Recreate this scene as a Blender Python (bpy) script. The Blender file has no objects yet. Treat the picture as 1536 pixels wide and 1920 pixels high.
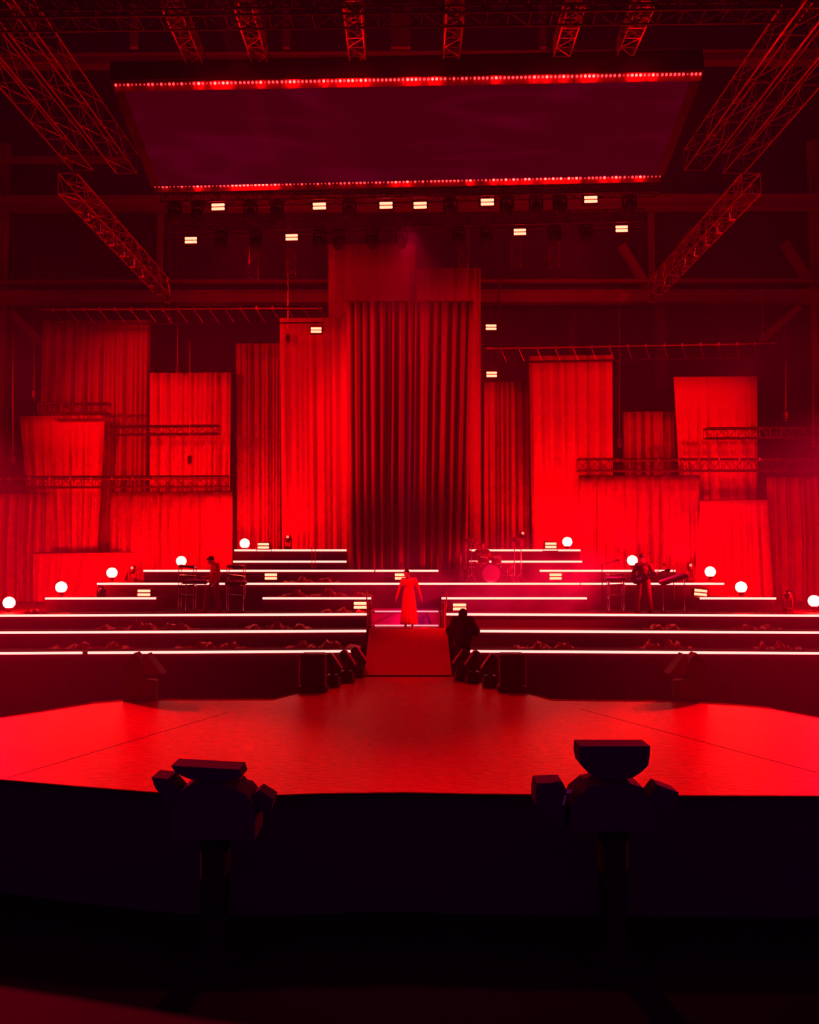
import bpy, bmesh, math, random
from mathutils import Vector, Matrix
import numpy as np

random.seed(7)
SC = bpy.context.scene
COL = SC.collection
PI = math.pi

# ---------------------------------------------------------------- camera
CAMZ = 4.7
FPX = 1540.0
TH = math.atan(80.0 / FPX)
cam_d = bpy.data.cameras.new('camera')
cam = bpy.data.objects.new('camera', cam_d)
COL.objects.link(cam)
cam.location = (0, 0, CAMZ)
cam.rotation_euler = (PI / 2 + TH, 0, 0)
cam_d.sensor_fit = 'VERTICAL'
cam_d.sensor_height = 36.0
cam_d.lens = 36.0 * FPX / 1920.0
cam_d.clip_end = 200
SC.camera = cam
SC.view_settings.view_transform = 'Standard'
SC.view_settings.look = 'None'
SC.view_settings.exposure = 0.0
SC.view_settings.gamma = 1.0
SC.view_settings.use_curve_mapping = False
SC.cycles.use_denoising = True
SC.cycles.volume_bounces = 0
SC.cycles.max_bounces = 4
SC.cycles.diffuse_bounces = 2
SC.cycles.glossy_bounces = 2
SC.cycles.volume_step_rate = 1.0
SC.cycles.sample_clamp_indirect = 4.0

# ---------------------------------------------------------------- world: dim plum light of the open hall behind the viewer
W = bpy.data.worlds.new('hall_ambience')
SC.world = W
W.use_nodes = True
W.node_tree.nodes['Background'].inputs[0].default_value = (0.9, 0.03, 0.6, 1)
W.node_tree.nodes['Background'].inputs[1].default_value = 0.13


def at(px, py, Y):
    u = (px - 768.0) / FPX
    v = (960.0 - py) / FPX
    d = Vector((u, math.cos(TH) - v * math.sin(TH), math.sin(TH) + v * math.cos(TH)))
    return Vector((0, 0, CAMZ)) + d * (Y / d.y)


def atz(px, py, z):
    u = (px - 768.0) / FPX
    v = (960.0 - py) / FPX
    d = Vector((u, math.cos(TH) - v * math.sin(TH), math.sin(TH) + v * math.cos(TH)))
    return Vector((0, 0, CAMZ)) + d * ((z - CAMZ) / d.z)


def aim(loc, target):
    return (Vector(target) - Vector(loc)).to_track_quat('-Z', 'Y').to_euler()


def spot(name, loc, target, energy, angle, color=(1, 0.0, 0.02), blend=0.5, radius=0.15, parent=None):
    ld = bpy.data.lights.new(name, 'SPOT')
    ld.energy = energy
    ld.color = color
    ld.spot_size = math.radians(angle)
    ld.spot_blend = blend
    ld.shadow_soft_size = radius
    o = bpy.data.objects.new(name, ld)
    COL.objects.link(o)
    o.location = loc
    o.rotation_euler = aim(loc, target)
    return o


# stage lighting ---------------------------------------------------------
RED = (1, 0.0, 0.03)
# back light from the rig, towards the audience, raking the glossy stage
spot('back_spotlight', (-18.5, 28.0, 12.0), (-6.3, 13.6, 1.6), 66000, 25, RED, 0.9, 0.3)
spot('back_spotlight', (18.5, 28.0, 12.0), (6.3, 13.6, 1.6), 66000, 25, RED, 0.9, 0.3)
spot('back_spotlight', (0.0, 25.2, 15.0), (0.0, 15.5, 1.6), 4200, 44, RED, 0.9, 0.4)
# unseen spots added on both sides so that the drape folds read
spot('added_drape_wash', (-19.0, 20.0, 12.0), (-8.5, 31.0, 9.5), 8500, 44, RED, 0.8, 0.15)
spot('added_drape_wash', (19.0, 20.0, 12.0), (8.0, 31.0, 9.0), 8000, 44, RED, 0.8, 0.15)
spot('added_drape_wash', (-17.0, 17.0, 9.0), (-.5, 29.0, 10.0), 22000, 25, RED, 0.8, 0.1)
spot('added_drape_wash', (17.0, 17.0, 9.0), (.5, 29.0, 10.0), 9000, 25, RED, 0.8, 0.1)
spot('added_smoke_wash', (19.5, 19.0, 11.5), (2.6, 25.2, 3.3), 110000, 17, (1, 0.0, 0.05), 0.9, 0.2)  # added unseen spot that brightens the smoke
spot('added_ramp_wash', (-1.5, 9.0, 14.0), (0.0, 21.8, 2.0), 6500, 12, RED, 0.8, 0.2)  # added front spot that brightens the ramp
# key light on the singer and a magenta lamp at the low wall behind
spot('singer_key', (-3.0, 12.0, 13.5), (0.0, 23.6, 3.5), 14000, 6, (1, 0.02, 0.03), 0.6)
spot('magenta_wash', (0.0, 22.3, 9.0), (0.0, 24.9, 2.8), 800, 15, (1, 0.0, 0.9), 0.8)
# spots added so that the dim roof steel shows
spot('added_roof_wash', (-7.0, 17.0, 8.0), (-7.5, 22.0, 20.0), 220, 120, RED, 1.0)
spot('added_roof_wash', (7.0, 17.0, 8.0), (7.5, 22.0, 20.0), 450, 120, RED, 1.0)
spot('added_roof_wash', (-6.0, 28.0, 15.0), (-4.0, 37.0, 18.0), 500, 130, RED, 1.0)
spot('added_roof_wash', (6.0, 28.0, 15.0), (4.0, 37.0, 18.0), 500, 130, RED, 1.0)
UP = []
# spots without fixtures, added for the red glow low on the drapes
for px_, py_, e_ in ((450, 1022, 420), (395, 1045, 200), (545, 1020, 120), (1090, 1018, 420), (1180, 1040, 260), (1285, 1062, 320), (250, 1066, 120), (980, 1012, 120)):
    UP.append((px_, py_, e_))
#LIGHTS_END


# ---------------------------------------------------------------- materials
def nmat(name):
    m = bpy.data.materials.new(name)
    m.use_nodes = True
    nt = m.node_tree
    return m, nt, nt.nodes['Principled BSDF']


def mat(name, col, rough=0.6, metal=0.0, noise=None, bump=0.0, bscale=20.0, sheen=0.0, stretch=(1, 1, 1), spec=0.5):
    m, nt, b = nmat(name)
    b.inputs['Base Color'].default_value = (*col, 1)
    b.inputs['Roughness'].default_value = rough
    b.inputs['Metallic'].default_value = metal
    b.inputs['Specular IOR Level'].default_value = spec
    b.inputs['Specular Tint'].default_value = (1, 0.02, 0.12, 1)  # red of the stage light put into the gloss tint
    if sheen:
        b.inputs['Sheen Weight'].default_value = sheen
        b.inputs['Sheen Tint'].default_value = (1, 0.02, 0.03, 1)
    if noise or bump:
        tc = nt.nodes.new('ShaderNodeTexCoord')
        mp = nt.nodes.new('ShaderNodeMapping')
        mp.inputs['Scale'].default_value = stretch
        nt.links.new(tc.outputs['Object'], mp.inputs[0])
        nz = nt.nodes.new('ShaderNodeTexNoise')
        nz.inputs['Scale'].default_value = bscale
        nz.inputs['Detail'].default_value = 5
        nt.links.new(mp.outputs[0], nz.inputs['Vector'])
        if bump:
            bp = nt.nodes.new('ShaderNodeBump')
            bp.inputs['Strength'].default_value = bump
            bp.inputs['Distance'].default_value = 0.02
            nt.links.new(nz.outputs['Fac'], bp.inputs['Height'])
            nt.links.new(bp.outputs[0], b.inputs['Normal'])
        if noise:
            mx = nt.nodes.new('ShaderNodeMix')
            mx.data_type = 'RGBA'
            nt.links.new(nz.outputs['Fac'], mx.inputs['Factor'])
            mx.inputs['A'].default_value = (*col, 1)
            mx.inputs['B'].default_value = (*noise, 1)
            nt.links.new(mx.outputs['Result'], b.inputs['Base Color'])
    return m


def emat(name, col, strength=1.0):
    m, nt, b = nmat(name)
    b.inputs['Base Color'].default_value = (0.02, 0.0, 0.0, 1)
    b.inputs['Emission Color'].default_value = (*col, 1)
    b.inputs['Emission Strength'].default_value = strength
    return m


def cloth_mat(name, col, wr=0.12, transl=0.25):
    m, nt, b = nmat(name)
    b.inputs['Roughness'].default_value = 0.75
    b.inputs['Sheen Weight'].default_value = 0.2
    b.inputs['Sheen Tint'].default_value = (1, 0.02, 0.03, 1)
    b.inputs['Specular IOR Level'].default_value = 0.2
    tc = nt.nodes.new('ShaderNodeTexCoord')
    mp = nt.nodes.new('ShaderNodeMapping')
    mp.inputs['Scale'].default_value = (6, 6, 0.15)
    nz = nt.nodes.new('ShaderNodeTexNoise')
    nz.inputs['Scale'].default_value = 2.5
    nz.inputs['Detail'].default_value = 6
    mx = nt.nodes.new('ShaderNodeMix')
    mx.data_type = 'RGBA'
    mx.inputs['A'].default_value = (col[0] * (1 - wr), col[1], col[2] * (1 - wr), 1)
    mx.inputs['B'].default_value = (*col, 1)
    nt.links.new(tc.outputs['Object'], mp.inputs[0])
    nt.links.new(mp.outputs[0], nz.inputs['Vector'])
    nt.links.new(nz.outputs['Fac'], mx.inputs['Factor'])
    nt.links.new(mx.outputs['Result'], b.inputs['Base Color'])
    bp = nt.nodes.new('ShaderNodeBump')
    bp.inputs['Strength'].default_value = 0.3
    bp.inputs['Distance'].default_value = 0.04
    nt.links.new(nz.outputs['Fac'], bp.inputs['Height'])
    nt.links.new(bp.outputs[0], b.inputs['Normal'])
    return m


M = {}  # most colours carry the red of the stage light, with hardly any green
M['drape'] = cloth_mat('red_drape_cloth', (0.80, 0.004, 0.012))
M['drape_mid'] = cloth_mat('dimmer_lit_drape_cloth', (0.48, 0.002, 0.012), 0.2)  # same red cloth, weaker lighting and translucency put into a darker colour
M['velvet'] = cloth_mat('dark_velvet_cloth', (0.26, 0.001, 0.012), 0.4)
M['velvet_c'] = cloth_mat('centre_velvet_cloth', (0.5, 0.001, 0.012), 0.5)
M['stage'] = mat('glossy_stage_vinyl', (0.85, 0.0, 0.004), 0.36, 0, (0.28, 0.0, 0.003), 1.0, 13, stretch=(0.45, 1.7, 1), spec=0.12)  # strong colour noise imitates the sparkle of light on the deck
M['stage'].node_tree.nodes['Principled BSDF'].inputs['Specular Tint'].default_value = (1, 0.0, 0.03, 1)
M['ramp'] = mat('ramp_carpet', (0.5, 0.0, 0.012), 0.7, 0, (0.42, 0.0, 0.01), 0.2, 40)
M['riser'] = mat('riser_black_cloth', (0.10, 0.001, 0.016), 0.6, 0, (0.06, 0.0, 0.008), 0.5, 3.0)
M['skirt'] = mat('black_skirt_cloth', (0.035, 0.001, 0.008), 0.9, 0, (0.02, 0.0, 0.005), 0.3, 4)
M['foil'] = mat('crumpled_black_film', (0.30, 0.002, 0.03), 0.28, 0.5, None, 0.8, 6)
M['black'] = mat('black_powder_coat', (0.012, 0.001, 0.006), 0.5)
M['blackgloss'] = mat('black_gloss_plastic', (0.03, 0.001, 0.008), 0.25)
M['pitblack'] = mat('matte_black_rubber', (0.06, 0.012, 0.09), 0.95, spec=0.1)
M['alu'] = mat('truss_aluminium', (0.55, 0.02, 0.05), 0.35, 0.85)
M['aludark'] = mat('truss_black_paint', (0.10, 0.003, 0.015), 0.45, 0.5)
M['pipe'] = mat('bare_steel_pipe', (0.8, 0.05, 0.08), 0.25, 0.9)
M['steel'] = mat('painted_roof_steel', (0.5, 0.002, 0.03), 0.7, 0.1)
M['hallwall'] = mat('hall_wall_cladding', (0.10, 0.001, 0.05), 0.9)
M['floor'] = mat('arena_concrete', (0.025, 0.005, 0.04), 0.9, 0, (0.02, 0.004, 0.03), 0.1, 2, spec=0.1)
M['chrome'] = mat('chrome_hardware', (0.9, 0.3, 0.35), 0.15, 1.0)
M['strip'] = emat('led_strip_glow', (4.0, 0.82, 0.74))
M['strip_dim'] = emat('led_strip_dim_glow', (1.6, 0.40, 0.50))
M['bar'] = emat('strobe_tube_glow', (9.0, 0.84, 0.50))
M['bulb'] = emat('blinder_glow', (300.0, 1.8, 1.3))
M['dot1'] = emat('small_led_glow_dim', (1.5, 0.03, 0.05))
M['dot2'] = emat('small_led_glow', (5.0, 0.10, 0.12))
M['dot3'] = emat('small_led_glow_bright', (110.0, 0.50, 0.46))
M['lens'] = emat('moving_light_lens_glow', (25.0, 0.3, 0.2))
M['skin'] = mat('skin', (0.75, 0.09, 0.09), 0.5)
M['dress'] = mat('red_chiffon_dress', (0.9, 0.004, 0.02), 0.6, 0, (0.6, 0.0, 0.01), 0.3, 8)
M['hair'] = mat('dark_hair', (0.05, 0.001, 0.008), 0.45)
M['shirt_red'] = mat('red_lit_shirt', (0.65, 0.005, 0.02), 0.8)
M['dark_cloth'] = mat('dark_trousers', (0.16, 0.001, 0.01), 0.8)
M['black_cloth'] = mat('black_jacket', (0.015, 0.001, 0.005), 0.9)
M['drumskin'] = mat('coated_drum_skin', (0.5, 0.02, 0.03), 0.5)
M['pedestal'] = mat('black_pedestal_paint', (0.02, 0.004, 0.03), 0.95, spec=0.1)
M['frost'] = mat('frosted_lamp_front', (0.75, 0.02, 0.08), 0.3)
M['halo_plate'] = mat('added_halo_plate', (0.22, 0.002, 0.01), 0.5)
M['white'] = mat('white_label_paint', (0.9, 0.8, 0.9), 0.5)
M['guitar'] = mat('dark_guitar_lacquer', (0.06, 0.001, 0.008), 0.2)
M['blade'] = M['pitblack']


# ---------------------------------------------------------------- mesh builder
class MB:
    def __init__(s):
        s.v = []
        s.f = []

    def add(s, vs, fs):
        n = len(s.v)
        s.v += [tuple(v) for v in vs]
        s.f += [tuple(i + n for i in f) for f in fs]
        return s

    def box(s, c, size, R=None):
        hx, hy, hz = [q / 2 for q in size]
        c = Vector(c)
        vs = []
        for x, y, z in ((-1, -1, -1), (1, -1, -1), (1, 1, -1), (-1, 1, -1), (-1, -1, 1), (1, -1, 1), (1, 1, 1), (-1, 1, 1)):
            p = Vector((x * hx, y * hy, z * hz))
            if R is not None:
                p = R @ p
            vs.append(c + p)
        return s.add(vs, [(0, 3, 2, 1), (4, 5, 6, 7), (0, 1, 5, 4), (1, 2, 6, 5), (2, 3, 7, 6), (3, 0, 4, 7)])

    def cbox(s, c, size, b=0.02, R=None):
        """box with chamfered vertical and horizontal edges"""
        hx, hy, hz = [q / 2 for q in size]
        b = min(b, hx * .9, hy * .9, hz * .9)
        rings = []
        for z, k in ((-hz, b), (-hz + b, 0), (hz - b, 0), (hz, b)):
            X, Y = hx - k, hy - k
            rings.append([(X, -Y + b, z), (X, Y - b, z), (X - b, Y, z), (-X + b, Y, z), (-X, Y - b, z), (-X, -Y + b, z), (-X + b, -Y, z), (X - b, -Y, z)])
        vs = []
        for r in rings:
            for p in r:
                p = Vector(p)
                if R is not None:
                    p = R @ p
                vs.append(Vector(c) + p)
        fs = [tuple(range(7, -1, -1)), tuple(range(24, 32))]
        for k in range(3):
            for i in range(8):
                j = (i + 1) % 8
                fs.append((k * 8 + i, k * 8 + j, k * 8 + 8 + j, k * 8 + 8 + i))
        return s.add(vs, fs)

    def tube(s, a, b, r, n=6, r2=None):
        a, b = Vector(a), Vector(b)
        r2 = r if r2 is None else r2
        d = (b - a)
        if d.length < 1e-6:
            return s
        d.normalize()
        u = d.orthogonal().normalized()
        w = d.cross(u)
        vs = []
        for P, rr in ((a, r), (b, r2)):
            for i in range(n):
                t = 2 * PI * i / n
                vs.append(P + (u * math.cos(t) + w * math.sin(t)) * rr)
        fs = [tuple(range(n - 1, -1, -1)), tuple(range(n, 2 * n))]
        for i in range(n):
            j = (i + 1) % n
            fs.append((i, j, n + j, n + i))
        return s.add(vs, fs)

    def path(s, pts, r, n=6):
        for a, b in zip(pts[:-1], pts[1:]):
            s.tube(a, b, r, n)
        return s

    def lathe(s, prof, c=(0, 0, 0), n=20, R=None):
        c = Vector(c)
        vs = []
        for r, z in prof:
            for i in range(n):
                t = 2 * PI * i / n
                p = Vector((r * math.cos(t), r * math.sin(t), z))
                if R is not None:
                    p = R @ p
                vs.append(c + p)
        fs = [tuple(range(n - 1, -1, -1)), tuple(range((len(prof) - 1) * n, len(prof) * n))]
        for k in range(len(prof) - 1):
            for i in range(n):
                j = (i + 1) % n
                fs.append((k * n + i, k * n + j, k * n + n + j, k * n + n + i))
        return s.add(vs, fs)

    def ball(s, c, r, n=12, m=8, R=None):
        if not hasattr(r, '__len__'):
            r = (r, r, r)
        c = Vector(c)
        vs = []
        fs = []

        def P(x, y, z):
            p = Vector((x * r[0], y * r[1], z * r[2]))
            return c + (R @ p if R is not None else p)
        vs.append(P(0, 0, -1))
        for k in range(1, m):
            a = -PI / 2 + PI * k / m
            for i in range(n):
                t = 2 * PI * i / n
                vs.append(P(math.cos(a) * math.cos(t), math.cos(a) * math.sin(t), math.sin(a)))
        vs.append(P(0, 0, 1))
        for i in range(n):
            j = (i + 1) % n
            fs.append((0, 1 + j, 1 + i))
            for k in range(m - 2):
                o = 1 + k * n
                fs.append((o + i, o + j, o + n + j, o + n + i))
            o = 1 + (m - 2) * n
            fs.append((o + i, o + j, len(vs) - 1))
        return s.add(vs, fs)

    def cap(s, a, b, ra, rb, n=12):
        a, b = Vector(a), Vector(b)
        s.ball(a, ra, n, 8)
        s.ball(b, rb, n, 8)
        return s.tube(a, b, ra, n, rb)

    def prism(s, poly, z0, z1):
        n = len(poly)
        vs = [(x, y, z0) for x, y in poly] + [(x, y, z1) for x, y in poly]
        fs = [tuple(range(n - 1, -1, -1)), tuple(range(n, 2 * n))]
        for i in range(n):
            j = (i + 1) % n
            fs.append((i, j, n + j, n + i))
        return s.add(vs, fs)

    def yprism(s, poly, y0, y1, c=(0, 0, 0)):
        """polygon in x,z extruded along y"""
        n = len(poly)
        c = Vector(c)
        vs = [c + Vector((x, y0, z)) for x, z in poly] + [c + Vector((x, y1, z)) for x, z in poly]
        fs = [tuple(range(n)), tuple(range(2 * n - 1, n - 1, -1))]
        for i in range(n):
            j = (i + 1) % n
            fs.append((i, n + i, n + j, j))
        return s.add(vs, fs)

    def xf(s, R, T=(0, 0, 0)):
        T = Vector(T)
        s.v = [tuple(R @ Vector(v) + T) for v in s.v]
        return s

    def build(s, name, material, parent=None, world=True, smooth=False, loc=None):
        me = bpy.data.meshes.new(name)
        off = Vector((0, 0, 0))
        if parent is not None and world:
            off = Vector(parent.location)
            if parent.parent is not None:
                off = off + Vector(parent.parent.location)
        if loc is not None:
            off = Vector(loc)
        me.from_pydata([tuple(Vector(v) - off) for v in s.v], [], s.f)
        me.update()
        bm = bmesh.new()
        bm.from_mesh(me)
        bmesh.ops.recalc_face_normals(bm, faces=bm.faces[:])
        bm.to_mesh(me)
        bm.free()
        if smooth:
            for p in me.polygons:
                p.use_smooth = True
        me.materials.append(M[material] if isinstance(material, str) else material)
        o = bpy.data.objects.new(name, me)
        COL.objects.link(o)
        if parent is not None:
            o.parent = parent
        if loc is not None:
            o.location = loc
        return o


def tag(o, label=None, cat=None, group=None, kind=None):
    if label:
        o['label'] = label
    if cat:
        o['category'] = cat
    if group:
        o['group'] = group
    if kind:
        o['kind'] = kind
    return o


def thing(name, loc, label, cat, group=None, rz=0):
    o = bpy.data.objects.new(name, None)
    o.empty_display_size = 0.2
    COL.objects.link(o)
    o.location = loc
    o.rotation_euler = (0, 0, rz)
    return tag(o, label, cat, group)


def copy_tree(o, parent=None):
    c = o.copy()
    COL.objects.link(c)
    c.parent = parent
    for ch in list(o.children):
        copy_tree(ch, c)
    return c


def use(proto, first, loc, rot, label, group=None):
    o = proto if first else copy_tree(proto)
    o.location = loc
    o.rotation_euler = rot
    o['label'] = label
    if group:
        o['group'] = group
    return o


def Rx(a): return Matrix.Rotation(a, 3, 'X')
def Ry(a): return Matrix.Rotation(a, 3, 'Y')
def Rz(a): return Matrix.Rotation(a, 3, 'Z')


ORD = ['leftmost', 'second from the left', 'third from the left', 'fourth from the left', 'fifth from the left', 'sixth from the left',
       'seventh from the left', 'eighth from the left', 'ninth from the left', 'tenth from the left', 'eleventh from the left',
       'twelfth from the left', 'thirteenth from the left', 'fourteenth from the left', 'fifteenth from the left', 'rightmost']

for px_, py_, e_ in UP:
    p_ = at(px_, py_, 30.1)
    spot('added_drape_uplight', p_, p_ + Vector((0, 0.55, 1.6)), e_, 110, RED, 1.0, 0.08)

# ---------------------------------------------------------------- hall shell
HX, HY0, HY1, HZ = 30.0, -3.0, 38.0, 31.0
tag(MB().box((0, (HY0 + HY1) / 2, -0.1), (2 * HX, HY1 - HY0, 0.2)).build('floor', 'floor'), kind='structure')
tag(MB().box((0, (HY0 + HY1) / 2, HZ + 0.1), (2 * HX, HY1 - HY0, 0.2)).build('ceiling', 'hallwall'), kind='structure')
tag(MB().box((0, HY1 + 0.1, HZ / 2), (2 * HX, 0.2, HZ)).build('wall_back', 'hallwall'), kind='structure')
tag(MB().box((-HX - 0.1, (HY0 + HY1) / 2, HZ / 2), (0.2, HY1 - HY0, HZ)).build('wall_left', 'hallwall'), kind='structure')
tag(MB().box((HX + 0.1, (HY0 + HY1) / 2, HZ / 2), (0.2, HY1 - HY0, HZ)).build('wall_right', 'hallwall'), kind='structure')

# haze filling the performance space
hz, nt, b = nmat('stage_haze')
nt.nodes.remove(b)
vs = nt.nodes.new('ShaderNodeVolumeScatter')
vs.inputs['Color'].default_value = (1, 0.03, 0.9, 1)
vs.inputs['Density'].default_value = 0.0075
vs.inputs['Anisotropy'].default_value = 0.25
nt.links.new(vs.outputs[0], nt.nodes['Material Output'].inputs['Volume'])
M['haze'] = hz
hb = MB().box((0, 24.8, 15.0), (58, 26.0, 30.0)).build('haze', 'haze')
tag(hb, 'thin red haze filling the air around the stage and drapes', 'haze', kind='stuff')

# ---------------------------------------------------------------- main stage
ZS = 1.6
pix = [(-260, 1440), (0, 1461), (150, 1474), (320, 1487), (420, 1489), (520, 1490), (600, 1487), (760, 1485), (900, 1488), (1000, 1489), (1100, 1490), (1300, 1491),
       (1536, 1492), (1850, 1480), (1850, 1385), (1536, 1345), (1445, 1328), (1380, 1322), (1255, 1315), (1035, 1313), (990, 1300), (850, 1268), (683, 1268), (553, 1301), (512, 1312), (300, 1312), (225, 1314),
       (170, 1319), (90, 1332), (0, 1345), (-300, 1390)]
poly = [(atz(x, y, ZS).x, atz(x, y, ZS).y) for x, y in pix]
st = thing('stage_platform', (0, 15, 0), 'wide low stage platform with a glossy red lit top in front of the ramp', 'stage')
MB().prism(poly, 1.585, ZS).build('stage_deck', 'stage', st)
MB().prism([(x * 0.985, 15 + (y - 15) * 0.96) for x, y in poly], 0.0, 1.585).build('stage_skirt', 'pitblack', st)
tr = None
back = [(atz(x, y, ZS)) for x, y in pix[15:30]]
for a, b2 in zip(back[:-1], back[1:]):
    if abs(a.y - 20.9) < 0.3 and abs(b2.y - 20.9) < 0.3:
        continue
    MB().tube(a + Vector((0, 0, 0.012)), b2 + Vector((0, 0, 0.012)), 0.012, 5).build('edge_trim', 'pipe', st)
sm = MB()
for pa, pb in (((15, 1458), (430, 1335)), ((1530, 1448), (1090, 1330))):
    a = atz(*pa, ZS); b2 = atz(*pb, ZS)
    d = (b2 - a).normalized()
    MB().box((a + b2) / 2 + Vector((0, 0, 0.001)), ((b2 - a).length, 0.018, 0.004), Rz(math.atan2(d.y, d.x))).build('deck_seam', 'black', st)

# ramp between stage and singer's platform
ZP = 2.60
a0, a1 = atz(683, 1268, ZS), atz(848, 1268, ZS)
b0, b1 = at(692, 1180, 23.35), at(838, 1180, 23.35)
rp = thing('ramp', (0, 22, ZS), 'sloping red ramp leading from the stage up to the singer', 'ramp')
m_ = MB()
m_.add([(a0.x, a0.y + .02, ZS), (a1.x, a1.y + .02, ZS), (b1.x, b1.y, ZP), (b0.x, b0.y, ZP), (a0.x, a0.y + .02, 0), (a1.x, a1.y + .02, 0), (b1.x, b1.y, 0), (b0.x, b0.y, 0)],
       [(0, 1, 2, 3), (4, 7, 6, 5), (0, 4, 5, 1), (1, 5, 6, 2), (2, 6, 7, 3), (3, 7, 4, 0)])
m_.build('ramp_deck', 'ramp', rp)
MB().box(((a0.x + a1.x) / 2, a0.y - 0.06, ZS + 0.02), (a1.x - a0.x - .02, 0.12, 0.035)).build('threshold_strip', 'black', rp)

# ---------------------------------------------------------------- stepped platforms with LED strips
ZK = [2.16, 2.60, 2.99, 3.40, 3.80, 4.19, 4.48, 4.87]
ZBACK = 29.8


def tier(name, z0, z1, L, Rr, dl, dr, back, label, strips, gapmat='riser', sdim=False, cat='stage step', wleft=None):
    """L,Rr: pixel (x,y) of the left/right end of the front edge, dl/dr depth there"""
    A, B = at(L[0], L[1], dl), at(Rr[0], Rr[1], dr)
    A.z = B.z = z1
    bx = A.x if wleft is None else wleft
    t = thing(name, ((A.x + B.x) / 2, (A.y + B.y) / 2, z0), label, cat)
    MB().prism([(A.x, A.y), (B.x, B.y), (B.x, back), (A.x, back)], z0, z1).build('riser_body', gapmat, t)
    D = (B - A)
    r = 0.032 if not sdim else 0.02
    for (xa, xb) in strips:
        def pt(px):
            # parameter where the ray column px meets the front edge
            u = (px - 768) / FPX
            # solve (A + D s).x = u*k*(A+D s).y approx with full camera model
            c = math.cos(TH); s_ = math.sin(TH)
            # ray: x = u*t ; y = (c - v s)t ; z-CAMZ=(s+v c)t  -> t = y c + (z-CAMZ) s
            zz = (z1 - CAMZ) * s_
            ss = (u * (A.y * c + zz) - A.x) / (D.x - u * D.y * c)
            return A + D * ss
        p, q = pt(xa), pt(xb)
        off = Vector((0, -r * 1.05, -r * 0.6))
        MB().tube(p + off, q + off, r, 8).build('led_strip', 'strip_dim' if sdim else 'strip', t, smooth=True)
    return t


BK = 32.5
tier('stage_step', 0.0, ZK[0], (-330, 1224), (665, 1217), 21.3, 22.0, BK, 'lowest long step left of the ramp, its top edge lined with a white LED strip', [(-330, 155), (166, 665)])
tier('stage_step', 0.0, ZK[0], (868, 1218), (1870, 1224), 22.0, 21.3, BK, 'lowest long step right of the ramp, its top edge lined with a white LED strip', [(868, 1870)])
tier('stage_step', ZK[0], ZK[1], (-330, 1187), (687, 1179), 22.3, 23.0, BK, 'second long step left of the ramp with a white LED strip along the edge', [(-330, 687)])
tier('stage_step', ZK[0], ZK[1], (850, 1181), (1870, 1186), 23.0, 22.3, BK, 'second long step right of the ramp with a white LED strip along the edge', [(888, 1870)])
tier('stage_step', ZK[1], ZK[2], (-330, 1158), (690, 1149), 23.2, 24.0, BK, 'third long step left of the ramp, the level where the keyboard player stands', [(-330, 690)])
tier('stage_step', ZK[1], ZK[2], (835, 1150), (1870, 1157), 24.0, 23.2, BK, 'third long step right of the ramp, the level where the guitarist stands', [(835, 1870)])
# centre
xl, xr = at(692, 1180, 23.37).x, at(838, 1180, 23.37).x
t = thing('singer_platform', (0, 24.5, 0), 'small platform at the top of the ramp where the singer stands', 'platform')
MB().prism([(xl, 23.37), (xr, 23.37), (xr, 24.2), (xl, 24.2)], 0, ZP).build('platform_body', 'ramp', t)
M['magwall'] = mat('magenta_lit_riser', (0.55, 0.002, 0.25), 0.6, 0, (0.4, 0.002, 0.2), 0.2, 5)  # magenta glow behind the singer is put into the riser colour too
tier('stage_step', 0.0, 2.64, (697, 1174), (826, 1174), 24.22, 24.22, 24.8, 'short low step right behind the singer with a thin pink LED strip at her feet', [(703, 822)], 'magwall', True)
tier('stage_step', 0.0, 3.01, (697, 1145), (826, 1145), 24.82, 24.82, BK, 'short step behind the singer at knee height with a thin pink LED strip', [(703, 822)], 'magwall', True)
# third level pieces
tier('stage_step', ZK[2], ZK[3], (493, 1120), (696, 1120), 25.0, 25.0, 25.95, 'short narrow step left of the singer in front of the long full width step', [(493, 696)])
tier('stage_step', ZK[2], ZK[3], (828, 1120), (1100, 1120), 25.0, 25.0, 25.95, 'short narrow step right of the singer in front of the long full width step', [(828, 1100)])
tier('stage_step', ZK[2], ZK[3], (86, 1123), (293, 1121), 24.9, 25.0, 25.95, 'short step at the far left below a double bar light', [(86, 293)])
tier('stage_step', ZK[2], ZK[3], (1312, 1121), (1454, 1121), 25.0, 24.9, 25.95, 'short step at the far right below a double bar light', [(1312, 1454)])
M_IN = 3.012
tier('stage_step', M_IN, ZK[4], (183, 1096), (1357, 1094), 26.0, 26.0, BK - 3.2, 'long unbroken step running behind the singer across the whole set', [(183, 1087), (1089, 1357)])
tier('stage_step', ZK[4], ZK[5], (270, 1070), (870, 1068), 27.0, 27.0, BK - 3.2, 'upper step carrying the tall centre drape', [(270, 702), (704, 822)])
tier('stage_step', ZK[4], ZK[5], (1012, 1068), (1266, 1068), 27.0, 27.0, 27.95, 'upper short step at the right behind the guitarist', [(1012, 1266)])
tier('stage_step', ZK[5], ZK[6], (438, 1053), (650, 1052), 28.2, 28.2, BK - 3.2, 'second highest step at the left beside the tall centre drape', [(438, 650)])
tier('stage_step', ZK[6], ZK[7], (440, 1032), (650, 1031), 29.0, 29.0, BK - 3.2, 'highest step at the left beside the tall centre drape', [(440, 650)])
tier('stage_step', ZK[4], ZK[6], (872, 1052), (1091, 1052), 28.2, 28.2, BK - 3.2, 'second highest step at the right behind the drum kit', [(880, 1091)])
tier('stage_step', ZK[6], ZK[7], (872, 1031), (1088, 1031), 29.0, 29.0, BK - 3.2, 'highest step at the right behind the drum kit', [(880, 1088)])


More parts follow.
